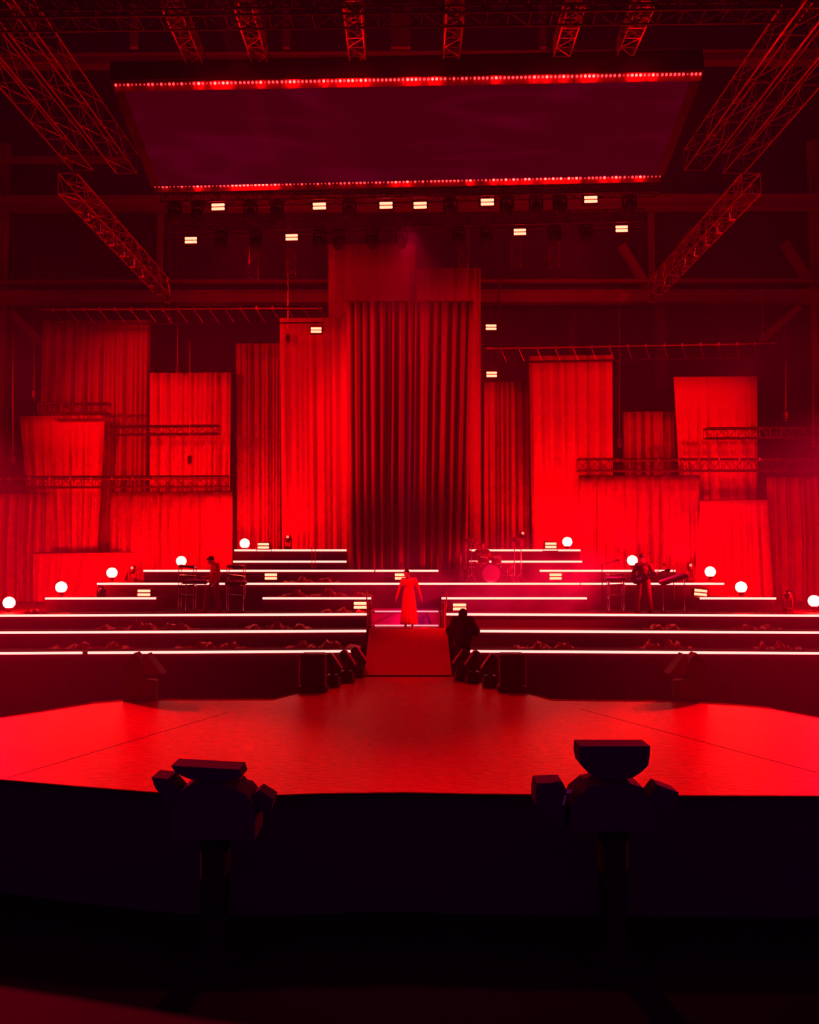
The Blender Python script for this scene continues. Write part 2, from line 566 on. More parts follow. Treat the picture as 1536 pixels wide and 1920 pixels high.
# ---------------------------------------------------------------- drapes
def drape(label, TL, TR, BL, BR, d, material, nf, amp, seed, sharp=1.0, mod=0.5, z_bot=None, rod=True, taper=0.45):
    rnd = random.Random(seed)
    tl, trr = at(TL[0], TL[1], d), at(TR[0], TR[1], d)
    bl, br = at(BL[0], BL[1], d), at(BR[0], BR[1], d)
    if z_bot is not None:
        bl.z = br.z = z_bot
    wid = trr.x - tl.x
    t = thing('drape', ((tl.x + trr.x) / 2, d, tl.z), label, 'curtain')
    nx = max(24, int(wid / 0.03))
    nz = 14
    # fold phase with uneven pitch
    ph = [0.0]
    stops = [rnd.uniform(0.55, 1.6) for _ in range(nf)]
    tot = sum(stops)
    edges = [0]
    for s_ in stops:
        edges.append(edges[-1] + s_ / tot)
    amps = [rnd.uniform(0.35, 1.0) for _ in range(nf)]
    drift = [rnd.uniform(-1, 1) for _ in range(nf + 1)]
    vs, fs = [], []
    for j in range(nz + 1):
        w = j / nz
        A = 2.1 * amp * (taper + (1 - taper) * min(1, w * 2.2))
        ed = [min(1, max(0, e + drift[i] * 0.010 * w)) if 0 < i < nf else e for i, e in enumerate(edges)]
        for i in range(nx + 1):
            s_ = i / nx
            k = 0
            while k < nf - 1 and s_ > ed[k + 1]:
                k += 1
            q = (s_ - ed[k]) / max(1e-4, ed[k + 1] - ed[k])
            y = (math.sin(PI * min(1, max(0, q))) ** sharp) * amps[k] * A
            y += 0.25 * A * math.sin(s_ * nf * 5.3 + seed) * mod + 0.12 * A * math.sin(s_ * nf * 13.1 + seed * 2)
            x = (tl.x + (trr.x - tl.x) * s_) * (1 - w) + (bl.x + (br.x - bl.x) * s_) * w
            z = (tl.z + (trr.z - tl.z) * s_) * (1 - w) + (bl.z + (br.z - bl.z) * s_) * w
            vs.append((x, d - y, z))
    for j in range(nz):
        for i in range(nx):
            a = j * (nx + 1) + i
            fs.append((a, a + 1, a + nx + 2, a + nx + 1))
    m = MB()
    m.add(vs, fs)
    o = m.build('cloth', material, t, smooth=True)
    sd = o.modifiers.new('thickness', 'SOLIDIFY')
    sd.thickness = 0.012
    sd.offset = 1
    if rod:
        MB().tube((tl.x, d + 0.04, tl.z + 0.0), (trr.x, d + 0.04, trr.z + 0.0), 0.03, 8).build('top_batten', 'aludark', t)
    return t


ZB = 3.02
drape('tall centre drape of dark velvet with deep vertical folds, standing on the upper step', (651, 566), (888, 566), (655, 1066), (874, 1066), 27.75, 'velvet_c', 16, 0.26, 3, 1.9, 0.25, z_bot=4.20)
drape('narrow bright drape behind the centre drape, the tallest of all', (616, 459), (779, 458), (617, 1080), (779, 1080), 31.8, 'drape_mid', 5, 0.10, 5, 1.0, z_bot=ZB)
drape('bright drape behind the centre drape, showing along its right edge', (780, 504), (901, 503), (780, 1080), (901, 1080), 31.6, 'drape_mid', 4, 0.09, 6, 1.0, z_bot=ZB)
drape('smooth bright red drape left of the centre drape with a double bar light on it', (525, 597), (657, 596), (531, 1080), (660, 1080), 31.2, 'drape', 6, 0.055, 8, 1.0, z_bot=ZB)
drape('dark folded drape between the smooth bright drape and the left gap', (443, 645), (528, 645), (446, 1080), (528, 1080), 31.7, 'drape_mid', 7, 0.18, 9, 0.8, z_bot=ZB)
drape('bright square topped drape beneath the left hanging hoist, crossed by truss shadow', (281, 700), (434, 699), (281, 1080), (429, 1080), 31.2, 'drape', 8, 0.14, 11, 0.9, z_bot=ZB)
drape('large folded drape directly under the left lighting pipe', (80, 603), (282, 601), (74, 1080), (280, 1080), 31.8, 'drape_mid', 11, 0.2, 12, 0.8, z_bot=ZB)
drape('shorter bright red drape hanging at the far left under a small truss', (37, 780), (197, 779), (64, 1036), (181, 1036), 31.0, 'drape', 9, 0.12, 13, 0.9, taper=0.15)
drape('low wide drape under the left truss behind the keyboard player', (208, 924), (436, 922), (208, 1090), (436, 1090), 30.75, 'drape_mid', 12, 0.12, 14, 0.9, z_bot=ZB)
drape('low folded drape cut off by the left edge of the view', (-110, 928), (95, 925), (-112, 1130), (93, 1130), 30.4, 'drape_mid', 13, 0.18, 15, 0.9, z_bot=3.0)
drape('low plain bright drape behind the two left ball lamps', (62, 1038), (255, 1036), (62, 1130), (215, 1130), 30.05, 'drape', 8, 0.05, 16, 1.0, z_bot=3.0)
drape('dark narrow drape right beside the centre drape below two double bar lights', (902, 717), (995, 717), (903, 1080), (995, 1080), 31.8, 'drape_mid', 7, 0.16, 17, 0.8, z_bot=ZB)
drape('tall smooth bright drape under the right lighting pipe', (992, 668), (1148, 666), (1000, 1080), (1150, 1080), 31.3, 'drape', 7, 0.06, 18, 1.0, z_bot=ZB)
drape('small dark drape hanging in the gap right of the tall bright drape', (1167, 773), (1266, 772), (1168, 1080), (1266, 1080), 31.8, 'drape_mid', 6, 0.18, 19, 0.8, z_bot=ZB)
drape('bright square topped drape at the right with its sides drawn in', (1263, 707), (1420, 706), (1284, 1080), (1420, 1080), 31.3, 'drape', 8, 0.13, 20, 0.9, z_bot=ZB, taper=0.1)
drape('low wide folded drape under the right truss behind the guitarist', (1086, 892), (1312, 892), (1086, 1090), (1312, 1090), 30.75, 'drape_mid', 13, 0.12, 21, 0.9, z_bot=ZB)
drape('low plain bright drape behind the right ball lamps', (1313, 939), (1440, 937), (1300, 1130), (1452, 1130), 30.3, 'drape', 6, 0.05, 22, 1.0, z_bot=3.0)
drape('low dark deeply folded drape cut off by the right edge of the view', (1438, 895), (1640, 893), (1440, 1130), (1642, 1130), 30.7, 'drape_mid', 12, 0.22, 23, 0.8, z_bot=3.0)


# ---------------------------------------------------------------- trusses
def truss(name, p0, p1, w, h, label, cat='truss', material='alu', bay=None, r=0.026, tri=False, group=None, lace=0.014):
    p0, p1 = Vector(p0), Vector(p1)
    d = (p1 - p0)
    L = d.length
    d.normalize()
    up = Vector((0, 0, 1)) if abs(d.z) < 0.9 else Vector((0, -1, 0))
    side = d.cross(up).normalized()
    up = side.cross(d).normalized()
    t = thing(name, p0, label, cat, group)
    offs = [side * (w / 2) + up * (h / 2), side * (-w / 2) + up * (h / 2), side * (-w / 2) - up * (h / 2), side * (w / 2) - up * (h / 2)]
    for o in offs:
        MB().tube(p0 + o, p1 + o, r, 6).build('chord', material, t)
    bay = bay or max(w, h)
    n = max(2, int(round(L / bay)))
    m = MB()
    for i in range(n):
        a = p0 + d * (L * i / n)
        b_ = p0 + d * (L * (i + 1) / n)
        for k in range(4):
            o1, o2 = offs[k], offs[(k + 1) % 4]
            if i % 2:
                o1, o2 = o2, o1
            m.tube(a + o1, b_ + o2, lace, 5)
            if i == 0 or True:
                m.tube(a + offs[k], a + offs[(k + 1) % 4], lace, 4)
    for k in range(4):
        m.tube(p1 + offs[k], p1 + offs[(k + 1) % 4], lace, 4)
    m.build('lacing', material, t)
    return t


# receding box trusses, left and right
truss('roof_truss', (-9.45, 13.5, 16.1), (-9.45, 23.2, 16.1), 0.6, 0.6, bay=.9, lace=.011, label='outer of the two parallel box trusses receding at the upper left')
truss('roof_truss', (-8.25, 13.5, 16.1), (-8.25, 23.4, 16.1), 0.6, 0.6, bay=.9, lace=.011, label='inner of the two parallel box trusses receding at the upper left beside the screen')
truss('roof_truss', (-8.35, 19.6, 13.75), (-8.35, 27.5, 13.75), 0.45, 0.5, 'lower box truss receding at the left with small lamps under it')
truss('roof_truss', (-11.6, 14.5, 15.6), (-11.6, 22.0, 15.6), 0.5, 0.5, 'box truss at the far upper left edge of the view')
truss('roof_truss', (8.25, 13.5, 16.1), (8.25, 23.2, 16.1), 0.6, 0.6, bay=.9, lace=.011, label='inner of the two parallel box trusses receding at the upper right beside the screen')
truss('roof_truss', (9.45, 13.5, 16.1), (9.45, 23.4, 16.1), 0.6, 0.6, bay=.9, lace=.011, label='outer of the two parallel box trusses receding at the upper right')
truss('roof_truss', (8.35, 19.6, 13.75), (8.35, 27.5, 13.75), 0.45, 0.5, 'lower box truss receding at the right with small lamps under it')
truss('roof_truss', (11.6, 14.5, 15.6), (11.6, 22.0, 15.6), 0.5, 0.5, 'box truss at the far upper right edge of the view')
# cross truss at the top edge
truss('roof_truss', at(-60, 28, 16.5), at(1600, 8, 16.5), 0.45, 0.45, 'long cross truss spanning the very top of the view', material='aludark')
# short trusses over the screen
for i, px in enumerate((318, 455, 660, 855, 1082, 1212)):
    a = at(px, 25, 18.0)
    a.z += .35
    truss('hanging_truss', a, (a.x, 20.6, a.z), 0.40, 0.4, ORD[i] + ' of the six short trusses receding above the overhead screen', r=0.024)
for i, px in enumerate((250, 490, 535, 750, 1020)):
    a = at(px, 10, 24.0); b_ = at(px + (4 if px < 768 else -4), 90, 24.0)
    o = MB().box((a + b_) / 2, (0.22 if i != 3 else 0.6, 0.12, (a - b_).length)).build('roof_hanger', 'steel', loc=(a + b_) / 2)
    tag(o, ORD[i] + ' of the flat steel hangers above the overhead screen', 'hanger')

# ---------------------------------------------------------------- hall roof steel
def beam(a, b, h, w, label, name='steel_beam', I=True):
    a, b = Vector(a), Vector(b)
    d = b - a
    L = d.length
    ang = math.atan2(d.z, d.x)
    R = Ry(-ang)
    m = MB()
    c = (a + b) / 2
    t = h * 0.12
    m.box((0, 0, h / 2 - t / 2), (L, w, t)).box((0, 0, -h / 2 + t / 2), (L, w, t)).box((0, 0, 0), (L, w * 0.25, h - 2 * t))
    m.xf(R, c)
    o = m.build(name, 'steel', loc=c)
    return tag(o, label, 'beam')


beam(at(-700, 560, 36.5), at(2200, 556, 36.5), 0.55, 0.5, 'long horizontal roof beam running behind the drapes')
beam(at(-700, 530, 36.5), at(2200, 526, 36.5), 0.14, 0.3, 'thin rail just above the horizontal roof beam behind the drapes')
beam(at(-700, 385, 36.3), at(2200, 378, 36.3), 0.6, 0.5, 'deep horizontal roof beam behind the lamps under the screen')
beam(at(-700, 120, 35.0), at(2200, 104, 35.0), 0.5, 0.5, 'horizontal roof beam just above the top of the overhead screen')
beam(at(-700, 300, 36.0), at(245, 300, 36.0), 0.22, 0.3, 'thin roof rail at the left below the box trusses')
for i, (pa, pb, lab) in enumerate((((1165, 460), (1215, 540), 'diagonal roof brace at the right leaning down to the right'),
                                   ((1300, 430), (1224, 540), 'diagonal roof brace at the right leaning down to the left'),
                                   ((1470, 455), (1540, 565), 'diagonal roof brace at the right edge above the long beam'),
                                   ((1500, 575), (1425, 640), 'diagonal roof brace below the long beam at the right'),
                                   ((245, 470), (290, 540), 'diagonal roof brace at the left leaning down to the right'),
                                   ((20, 585), (80, 645), 'diagonal roof brace below the long beam at the left'))):
    beam(at(*pa, 36.9), at(*pb, 36.9), 0.34, 0.3, lab, 'diagonal_brace')
for i, (px, y0, y1, w, lab) in enumerate(((3, 270, 900, .5, 'vertical steel column at the left edge of the view'), (1531, 265, 900, .5, 'vertical steel column at the right edge of the view'),
                                     (300, 400, 545, .3, 'short steel post left of the lamps under the screen'), (1222, 400, 545, .3, 'short steel post between the two right braces'), (233, 390, 470, .25, 'stub post at the left'))[:4]):
    a, b_ = at(px, y0, 37.4), at(px, y1, 37.4)
    c = (a + b_) / 2
    o = MB().box(c, (w, 0.12, (a - b_).length)).box(c + Vector((0, -.15, 0)), (0.08, .2, (a - b_).length)).build('steel_column', 'steel', loc=c)
    tag(o, lab, 'column')

# ---------------------------------------------------------------- overhead screen
UL, UR = at(205, 150, 20.2), at(1322, 130, 19.8)
LL, LR = at(284, 352, 23.4), at(1246, 330, 23.0)
m, nt, b = nmat('led_screen_picture')
b.inputs['Base Color'].default_value = (0.01, 0.0, 0.001, 1)
b.inputs['Roughness'].default_value = 0.9
b.inputs['Specular IOR Level'].default_value = 0.0
tc = nt.nodes.new('ShaderNodeTexCoord')
mp = nt.nodes.new('ShaderNodeMapping')
mp.inputs['Rotation'].default_value = (0, 0, 0.25)
mp.inputs['Scale'].default_value = (0.16, 0.55, 1.0)
nt.links.new(tc.outputs['Object'], mp.inputs[0])
nz = nt.nodes.new('ShaderNodeTexNoise')
nz.inputs['Scale'].default_value = 1.1
nz.inputs['Detail'].default_value = 1.0
nz.inputs['Distortion'].default_value = 1.6
nt.links.new(mp.outputs[0], nz.inputs['Vector'])
rmp = nt.nodes.new('ShaderNodeValToRGB')
rmp.color_ramp.elements[0].position = 0.5
rmp.color_ramp.elements[0].color = (0.050, 0.0, 0.004, 1)
rmp.color_ramp.elements[1].position = 0.75
rmp.color_ramp.elements[1].color = (0.085, 0.0, 0.010, 1)
nt.links.new(nz.outputs['Fac'], rmp.inputs[0])
nt.links.new(rmp.outputs[0], b.inputs['Emission Color'])
b.inputs['Emission Strength'].default_value = 1.0
M['screen'] = m
sc_c = (UL + UR + LL + LR) / 4
scr = thing('overhead_screen', sc_c, 'huge flat screen tilted overhead between two rows of small red lamps, showing faint dark swirls', 'screen')
nrm = (UR - UL).cross(LL - UL).normalized()
if nrm.z < 0:
    nrm = -nrm
th = nrm * 0.25
ins = 0.04
MB().add([UL, UR, LR, LL, UL + th, UR + th, LR + th, LL + th], [(0, 1, 2, 3), (7, 6, 5, 4), (0, 4, 5, 1), (1, 5, 6, 2), (2, 6, 7, 3), (3, 7, 4, 0)]).build('casing', 'black', scr)
def lerp2(u, v):
    return (UL * (1 - u) + UR * u) * (1 - v) + (LL * (1 - u) + LR * u) * v
q = [lerp2(0.018, 0.02) - nrm * .02, lerp2(0.982, 0.02) - nrm * .02, lerp2(0.982, 0.985) - nrm * .02, lerp2(0.018, 0.985) - nrm * .02]
q2 = [p + nrm * 0.019 for p in q]
MB().add(q + q2, [(0, 1, 2, 3), (7, 6, 5, 4), (0, 4, 5, 1), (1, 5, 6, 2), (2, 6, 7, 3), (3, 7, 4, 0)]).build('display_surface', 'screen', scr)
hd0, hd1 = at(207, 116, 20.15), at(1318, 92, 19.75)
hh = [UL, UR, hd1, hd0]
MB().add(hh + [p + Vector((0, .25, 0)) for p in hh], [(0, 1, 2, 3), (7, 6, 5, 4), (0, 4, 5, 1), (1, 5, 6, 2), (2, 6, 7, 3), (3, 7, 4, 0)]).build('front_fascia', 'black', scr)

# ---------------------------------------------------------------- rows of small red lamps: battens
def batten_row(p0, p1, n, nb, where, pattern, r, seed):
    rnd = random.Random(seed)
    d = (p1 - p0)
    for i in range(n):
        a = p0 + d * (i / n)
        b_ = p0 + d * ((i + 0.985) / n)
        lev = pattern[i]
        o = thing('lamp_batten', (a + b_) / 2, '%s of the lamp battens %s' % (ORD[i] if i < n - 1 else 'rightmost', where), 'stage light', 'lamp battens ' + where)
        c = (a + b_) / 2
        dd = (b_ - a)
        R = dd.to_track_quat('X', 'Z').to_matrix()
        MB().box(c + Vector((0, 0.08, 0.02)), (dd.length, 0.06, 0.07), R).box(c + Vector((0, 0.055, -0.03)), (dd.length, 0.012, 0.24), R).build('housing', 'halo_plate', o)  # second box is an added plate that catches lamp light as a halo
        for k in range(nb):
            p = a + dd * ((k + 0.5) / nb)
            v = rnd.random()
            mt = ('dot1', 'dot2', 'dot3')[0 if v > lev + .25 else (1 if v > lev - .35 else 2)]
            rr = r * (0.7 if mt == 'dot1' else 1.0)
            MB().ball(p + Vector((0, -.02, -.02)), rr, 8, 6).build('lamp', mt, o, smooth=True)


batten_row(at(214, 159, 20.1), at(1318, 138, 19.7), 14, 10, 'along the upper edge of the overhead screen',
           [.15, .3, .6, .45, .75, .9, .55, .85, .5, .75, .7, .75, .55, .4], 0.034, 1)
batten_row(at(288, 350, 23.4), at(1242, 330, 23.0), 13, 10, 'along the lower edge of the overhead screen',
           [.3, .55, 1.1, .5, .4, .6, .6, .5, .45, .6, .55, .45, .4], 0.036, 2)

# ---------------------------------------------------------------- lighting rig under the screen
truss('lighting_truss', at(305, 372, 24.4), at(1232, 352, 24.0), 0.4, 0.4, 'front lighting truss just below the overhead screen, carrying six double bar lights', material='aludark')
truss('lighting_truss', at(325, 428, 26.4), at(1205, 408, 26.0), 0.4, 0.4, 'rear lighting truss below the screen, carrying four double bar lights', material='aludark')
for i, (px, y0, y1) in enumerate(((475, 465, 520), (870, 430, 500), (968, 450, 500), (1040, 450, 500), (545, 470, 515))):
    a, b_ = at(px, y0, 28), at(px, y1, 28)
    truss('vertical_truss', b_, a, 0.32, 0.32, ORD[i] + ' of the short upright trusses hanging under the rear lighting truss', r=0.02, lace=0.01)

# double bar strobe light (points towards -y)
def make_strobe():
    t = thing('strobe_light', (0, 0, 0), 'x', 'stage light')
    MB().cbox((0, 0.09, 0), (0.46, 0.16, 0.27), 0.02).build('housing', 'black', t, world=False)
    for s in (-1, 1):
        MB().cbox((0, -0.005, s * 0.058), (0.39, 0.03, 0.078), 0.012).build('light_bar', 'bar', t, world=False)
    y = MB()
    y.tube((-0.26, 0.1, 0), (-0.26, 0.1, 0.2), 0.012).tube((0.26, 0.1, 0), (0.26, 0.1, 0.2), 0.012).tube((-0.26, 0.1, 0.2), (0.26, 0.1, 0.2), 0.012)
    y.tube((0, .1, .2), (0, .1, .36), .02)
    y.build('bracket', 'aludark', t, world=False)
    return t


sp = make_strobe()
first = True
SL = [(409, 388, 24.2, .03, 'double bar light on the front lighting truss, leftmost of its six'), (599, 386.5, 24.2, .03, 'double bar light on the front lighting truss, second of six from the left'),
      (724, 385, 24.2, .03, 'double bar light on the front lighting truss, third of six from the left'), (788, 385, 24.2, .03, 'double bar light on the front lighting truss, fourth of six from the left'),
      (914, 379, 24.1, .03, 'double bar light on the front lighting truss, fifth of six from the left'), (1108, 374, 24.0, .03, 'double bar light on the front lighting truss, rightmost of its six'),
      (358, 450.5, 26.2, .02, 'double bar light on the rear lighting truss, leftmost of its four'), (547, 445, 26.1, .02, 'double bar light on the rear lighting truss, second of four from the left'),
      (975, 435, 26.0, .02, 'double bar light on the rear lighting truss, third of four from the left'), (1166, 429, 25.9, .02, 'double bar light on the rear lighting truss, rightmost of its four'),
      (593, 619, 29.7, 0, 'double bar light seen against the smooth bright drape left of centre'),
      (921, 613.5, 30.2, .0, 'upper of two double bar lights hanging right of the centre drape'), (922, 702, 30.6, .0, 'lower of two double bar lights hanging right of the centre drape'),
      (494, 1023.5, 28.7, 0, 'double bar light standing on the highest left steps beside a ball lamp'), (508, 1081, 26.6, 0, 'double bar light between two long strips left of the singer'),
      (270, 1111.5, 25.6, 0, 'double bar light above the short far left step'), (752, 1081, 26.7, 0, 'double bar light directly behind the singer'),
      (676, 1135, 24.5, 0, 'double bar light at the end of the steps left of the ramp'), (862, 1138, 24.5, 0, 'double bar light behind the camera operator'),
      (1042, 1081, 26.6, 0, 'double bar light between two long strips right of the singer'), (1033, 1022.5, 28.7, 0, 'double bar light standing on the highest right steps beside a ball lamp'),
      (1314, 1111, 25.6, -.1, 'double bar light above the short far right step')]
for px, py, d, roll, lab in SL:
    o = use(sp, first, at(px, py, d), (0, -roll + (PI if py > 1000 else 0), 0), lab, 'double bar lights')
    first = False

# pole for the three lights hanging beside the centre drape
a, b_ = at(936, 500, 30.75), at(936, 716, 30.75)
tag(MB().tube(a, b_, 0.03).box(at(929, 613, 30.5), (0.3, .04, .04)).box(at(929, 702, 30.78), (0.3, .04, .04)).build('hanging_pole', 'aludark', loc=b_), 'thin hanging pole carrying two double bar lights right of the centre drape', 'pole')

# ball lamps
def make_ball(zh):
    t = thing('ball_lamp', (0, 0, 0), 'x', 'stage light')
    MB().ball((0, -0.02, zh), 0.175, 20, 12).build('bulb', 'bulb', t, world=False, smooth=True)
    MB().lathe([(0.03, -0.23), (0.07, -0.21), (0.09, -0.16), (0.08, -0.12)], (0, -0.02, zh), 16).build('bulb_socket', 'black', t, world=False, smooth=True)
    MB().tube((0, 0.1, 0.02), (0, 0.02, max(.05, zh - 0.2)), 0.02, 8).build('stand_pole', 'black', t, world=False)
    MB().lathe([(0.16, 0), (0.16, 0.02), (0.03, 0.04)], (0, .1, 0), 16).build('stand_base', 'black', t, world=False)
    return t


BL = [(17, 1130, 24.6, 2.99, 'ball lamp at the left edge of the view, the lowest on the left side'),
      (115, 1101, 25.5, 3.40, 'ball lamp above the short far left step'),
      (210, 1074, 27.4, 3.80, 'ball lamp third from the left edge above the long strip'),
      (340, 1052, 28.6, 4.19, 'ball lamp beside the left musician above his keyboard rack'),
      (459, 1019, 29.2, 4.87, 'highest ball lamp on the left, beside the top step'),
      (1064, 1016, 29.2, 4.87, 'highest ball lamp on the right, beside the top step'),
      (1186, 1051, 27.6, 4.19, 'ball lamp glowing behind the guitarist\'s head'),
      (1332, 1072, 27.4, 3.80, 'ball lamp right of the guitarist above the long strip'),
      (1390, 1101, 25.5, 3.40, 'ball lamp above the short far right step'),
      (1527, 1127, 24.6, 2.99, 'ball lamp at the right edge of the view, the lowest on the right side')]
for px, py, d, z, lab in BL:
    p = at(px, py, d)
    zh = max(0.22, p.z - z)
    o = make_ball(zh)
    o.location = (p.x, p.y + .02, p.z - zh)
    o['label'] = lab
    o['group'] = 'ball lamps on the steps'

# moving head lights (hanging version: base at top, head below)
def make_mover(lens_mat='blackgloss'):
    t = thing('moving_head_light', (0, 0, 0), 'x', 'stage light')
    MB().cbox((0, 0, -0.07), (0.36, 0.30, 0.14), 0.03).build('base', 'black', t, world=False)
    y = MB()
    for s in (-1, 1):
        y.cbox((s * 0.19, 0, -0.30), (0.05, 0.14, 0.36), 0.02)
    y.cbox((0, 0, -0.15), (0.40, 0.16, 0.05), 0.02)
    y.build('yoke', 'black', t, world=False)
    R = Rx(0.5)
    h = MB().lathe([(0.09, -0.22), (0.145, -0.16), (0.155, 0.0), (0.14, 0.12), (0.08, 0.2)], (0, 0, -0.42), 16, R).build('head', 'black', t, world=False, smooth=True)
    l = MB().lathe([(0.10, 0), (0.08, -0.02), (0.02, -0.03)], Vector((0, 0, -0.42)) + R @ Vector((0, 0, -0.222)), 16, R)
    l.build('lens', lens_mat, h, world=False, smooth=True)
    return t


mv = make_mover()
first = True
MV = []
for i, px in enumerate((328, 372, 470, 520, 655, 845, 950, 1005, 1050, 1180)):
    y = 362 - (px - 768) * 0.0215 + 8
    MV.append((px, y, 24.25, ORD[i] + ' of the dark moving lights under the front lighting truss'))
for i, px in enumerate((415, 480, 600, 635, 697, 753, 860, 912, 1040, 1100)):
    y = 418 - (px - 768) * 0.0215 + 9
    MV.append((px, y, 26.25, ORD[i] + ' of the dark moving lights under the rear lighting truss'))
for px, y, d, lab in MV:
    o = use(mv, first, at(px, y, d), (0, 0, random.uniform(-.6, .6)), lab, 'dark moving lights on the rig')
    first = False

# lamps under the lower receding trusses
def make_par():
    t = thing('par_lamp', (0, 0, 0), 'x', 'stage light')
    MB().lathe([(0.05, 0.0), (0.09, -0.05), (0.10, -0.28), (0.11, -0.30), (0.085, -0.30)], (0, 0, -0.08), 14).build('can', 'chrome', t, world=False, smooth=True)
    MB().tube((0, 0, 0), (0, 0, -0.1), 0.015).box((0, 0, 0), (.06, .1, .05)).build('hook_clamp', 'alu', t, world=False)
    return t


pr = make_par()
first = True
for s, nm in ((-1, 'left'), (1, 'right')):
    for i in range(9):
        p = (s * 8.35 + s * -0.225, 20.2 + i * 0.85, 13.75 - 0.27)
        use(pr, first, p, (0.1, 0, 0), '%s of nine small can lamps under the lower %s truss' % (['nearest', 'second nearest', 'third nearest', 'fourth nearest', 'middle', 'fourth farthest', 'third farthest', 'second farthest', 'farthest'][i], nm),
            'can lamps under the lower %s truss' % nm)
        first = False

# ---------------------------------------------------------------- light pipes and set trusses in front of the drapes
def pipe(p0, p1, label, nt=18, tick=0.35):
    t = thing('lighting_pipe', p0, label, 'pipe')
    MB().tube(p0, p1, 0.035, 8).build('pipe', 'pipe', t)
    p0, p1 = Vector(p0), Vector(p1)
    m = MB()
    k = MB()
    for i in range(nt):
        a = p0 + (p1 - p0) * ((i + 0.8) / nt)
        MB().tube(a + Vector((0, .02, -0.03)), a + Vector((0.26, .4, -0.42)) * 1.0, 0.012, 5).build('brace_rod', 'alu', t)
        MB().box(a, (.07, .09, .12)).build('clamp', 'alu', t)
    b0, b1 = p0 + Vector((0.2, .45, -.42)), p1 + Vector((0.0, .45, -.42))
    MB().tube(b0, b1, 0.03, 6).build('rear_pipe', 'black', t)
    return t


pipe(at(75, 580.5, 29.8), at(605, 577.5, 29.8), 'long bright lighting pipe above the drapes at the left')
pipe(at(912, 653.5, 30.6), at(1456, 643.5, 30.6), 'long bright lighting pipe above the drapes at the right', 16)


def settruss(L, Rr, d, label, h=0.36, name='set_truss', bright=None):
    a, b_ = at(*L, d), at(*Rr, d)
    t = truss(name, a, b_, 0.3, h, label, material='aludark', r=0.03, bay=0.4, lace=0.012)
    if bright:
        p, q = at(bright[0], bright[1], d - .25), at(bright[2], bright[3], d - .25)
        MB().tube(p, q, 0.025, 6).build('front_pipe', 'pipe', t)
        n = int((q - p).length / 0.7)
        for i in range(n):
            c = p + (q - p) * ((i + .5) / n)
            MB().box(c + Vector((0, .06, .02)), (.05, .2, .11)).build('clamp', 'alu', t)
    return t


settruss((-140, 905), (430, 903), 29.6, 'long dark truss with a bright front pipe crossing the left drapes', 0.38, bright=(-120, 899, 424, 898))
settruss((75, 767), (206, 766), 30.3, 'short dark truss above the shorter bright drape at the left', 0.36)
settruss((1083, 872), (1640, 872), 29.6, 'long dark truss with a bright front pipe crossing the right drapes', 0.42, bright=(1140, 864, 1443, 862))
settruss((1322, 813), (1640, 811), 29.9, 'dark truss in front of the square topped drape at the right', 0.36)
settruss((205, 808), (412, 806), 30.3, 'faint shadow of a truss on the bright square drape at the left, built as a truss', 0.30)  # a truss shadow on the drape, modelled as a solid truss

# chain hoists
def hoist(px, ytop, ybot, d, label):
    a, b_ = at(px, ytop, d), at(px, ybot, d)
    t = thing('chain_hoist', b_, label, 'hoist')
    MB().tube(a, b_ + Vector((0, 0, .25)), 0.012, 5).build('chain', 'alu', t)
    MB().cbox(b_ + Vector((0, 0, .12)), (.14, .14, .3), .03).build('motor_body', 'aludark', t)
    rnd = random.Random(int(px))
    for i in range(7):
        c = b_ + Vector((rnd.uniform(-.05, .05), -.08, rnd.uniform(-.1, .5)))
        MB().ball(c, .018, 6, 4).build('sparkle_bead', 'chrome', t)  # chrome beads stand in for glints of light on the hoist
    MB().tube(b_, b_ + Vector((0, 0, -.12)), .02).build('hook', 'chrome', t)
    return t


hoist(318, 345, 607, 30.6, 'chain hoist with a bright clustered motor under the left lighting pipe')
hoist(333, 345, 697, 30.9, 'long thin cable hanging to the top of the bright square drape at the left')
hoist(24, 340, 868, 29.5, 'chain hoist at the far left edge above the long truss')
hoist(64, 480, 745, 30.3, 'chain hoist beside the short left truss')
hoist(356, 640, 868, 29.6, 'chain hoist in front of the bright square drape above the long left truss')
hoist(1162, 540, 835, 29.6, 'chain hoist right of the tall bright drape above the long right truss')
hoist(1430, 540, 625, 30.7, 'short chain hoist over the right end of the right lighting pipe')
hoist(1474, 600, 785, 29.9, 'chain hoist right of the square topped right drape')
hoist(1525, 560, 832, 29.7, 'chain hoist at the right edge of the view')
hoist(540, 345, 640, 31.0, 'thin cable hanging behind the rig at the left of the centre drapes')


# ---------------------------------------------------------------- floor lights flanking the ramp
def make_flood(s, tilt):
    """s=+1 on the left of the ramp (leans to the right)"""
    t = thing('tilted_floor_light', (0, 0, 0), 'x', 'stage light')
    MB().cbox((0, 0, 0.17), (0.34, 0.40, 0.34), 0.03).build('base', 'black', t, world=False)
    y = MB()
    for k in (-1, 1):
        y.cbox((0, k * 0.20, 0.48), (0.12, 0.05, 0.42), 0.02)
    y.build('yoke', 'blackgloss', t, world=False)
    R = Ry(s * tilt)
    h = MB().cbox((0, 0, 0), (0.22, 0.34, 0.62), 0.04).xf(R, (s * 0.02, 0, 0.66)).build('head', 'black', t, world=False)
    f = MB().cbox((s * 0.125, 0, 0.0), (0.03, 0.28, 0.52), 0.01).xf(R, (s * 0.02, 0, 0.66)).build('lens_panel', 'frost', h, world=False)
    MB().cbox((s * 0.2, -0.05, 0.14), (0.08, 0.12, 0.26), 0.02).build('connector_box', 'foil', t, world=False)
    return t


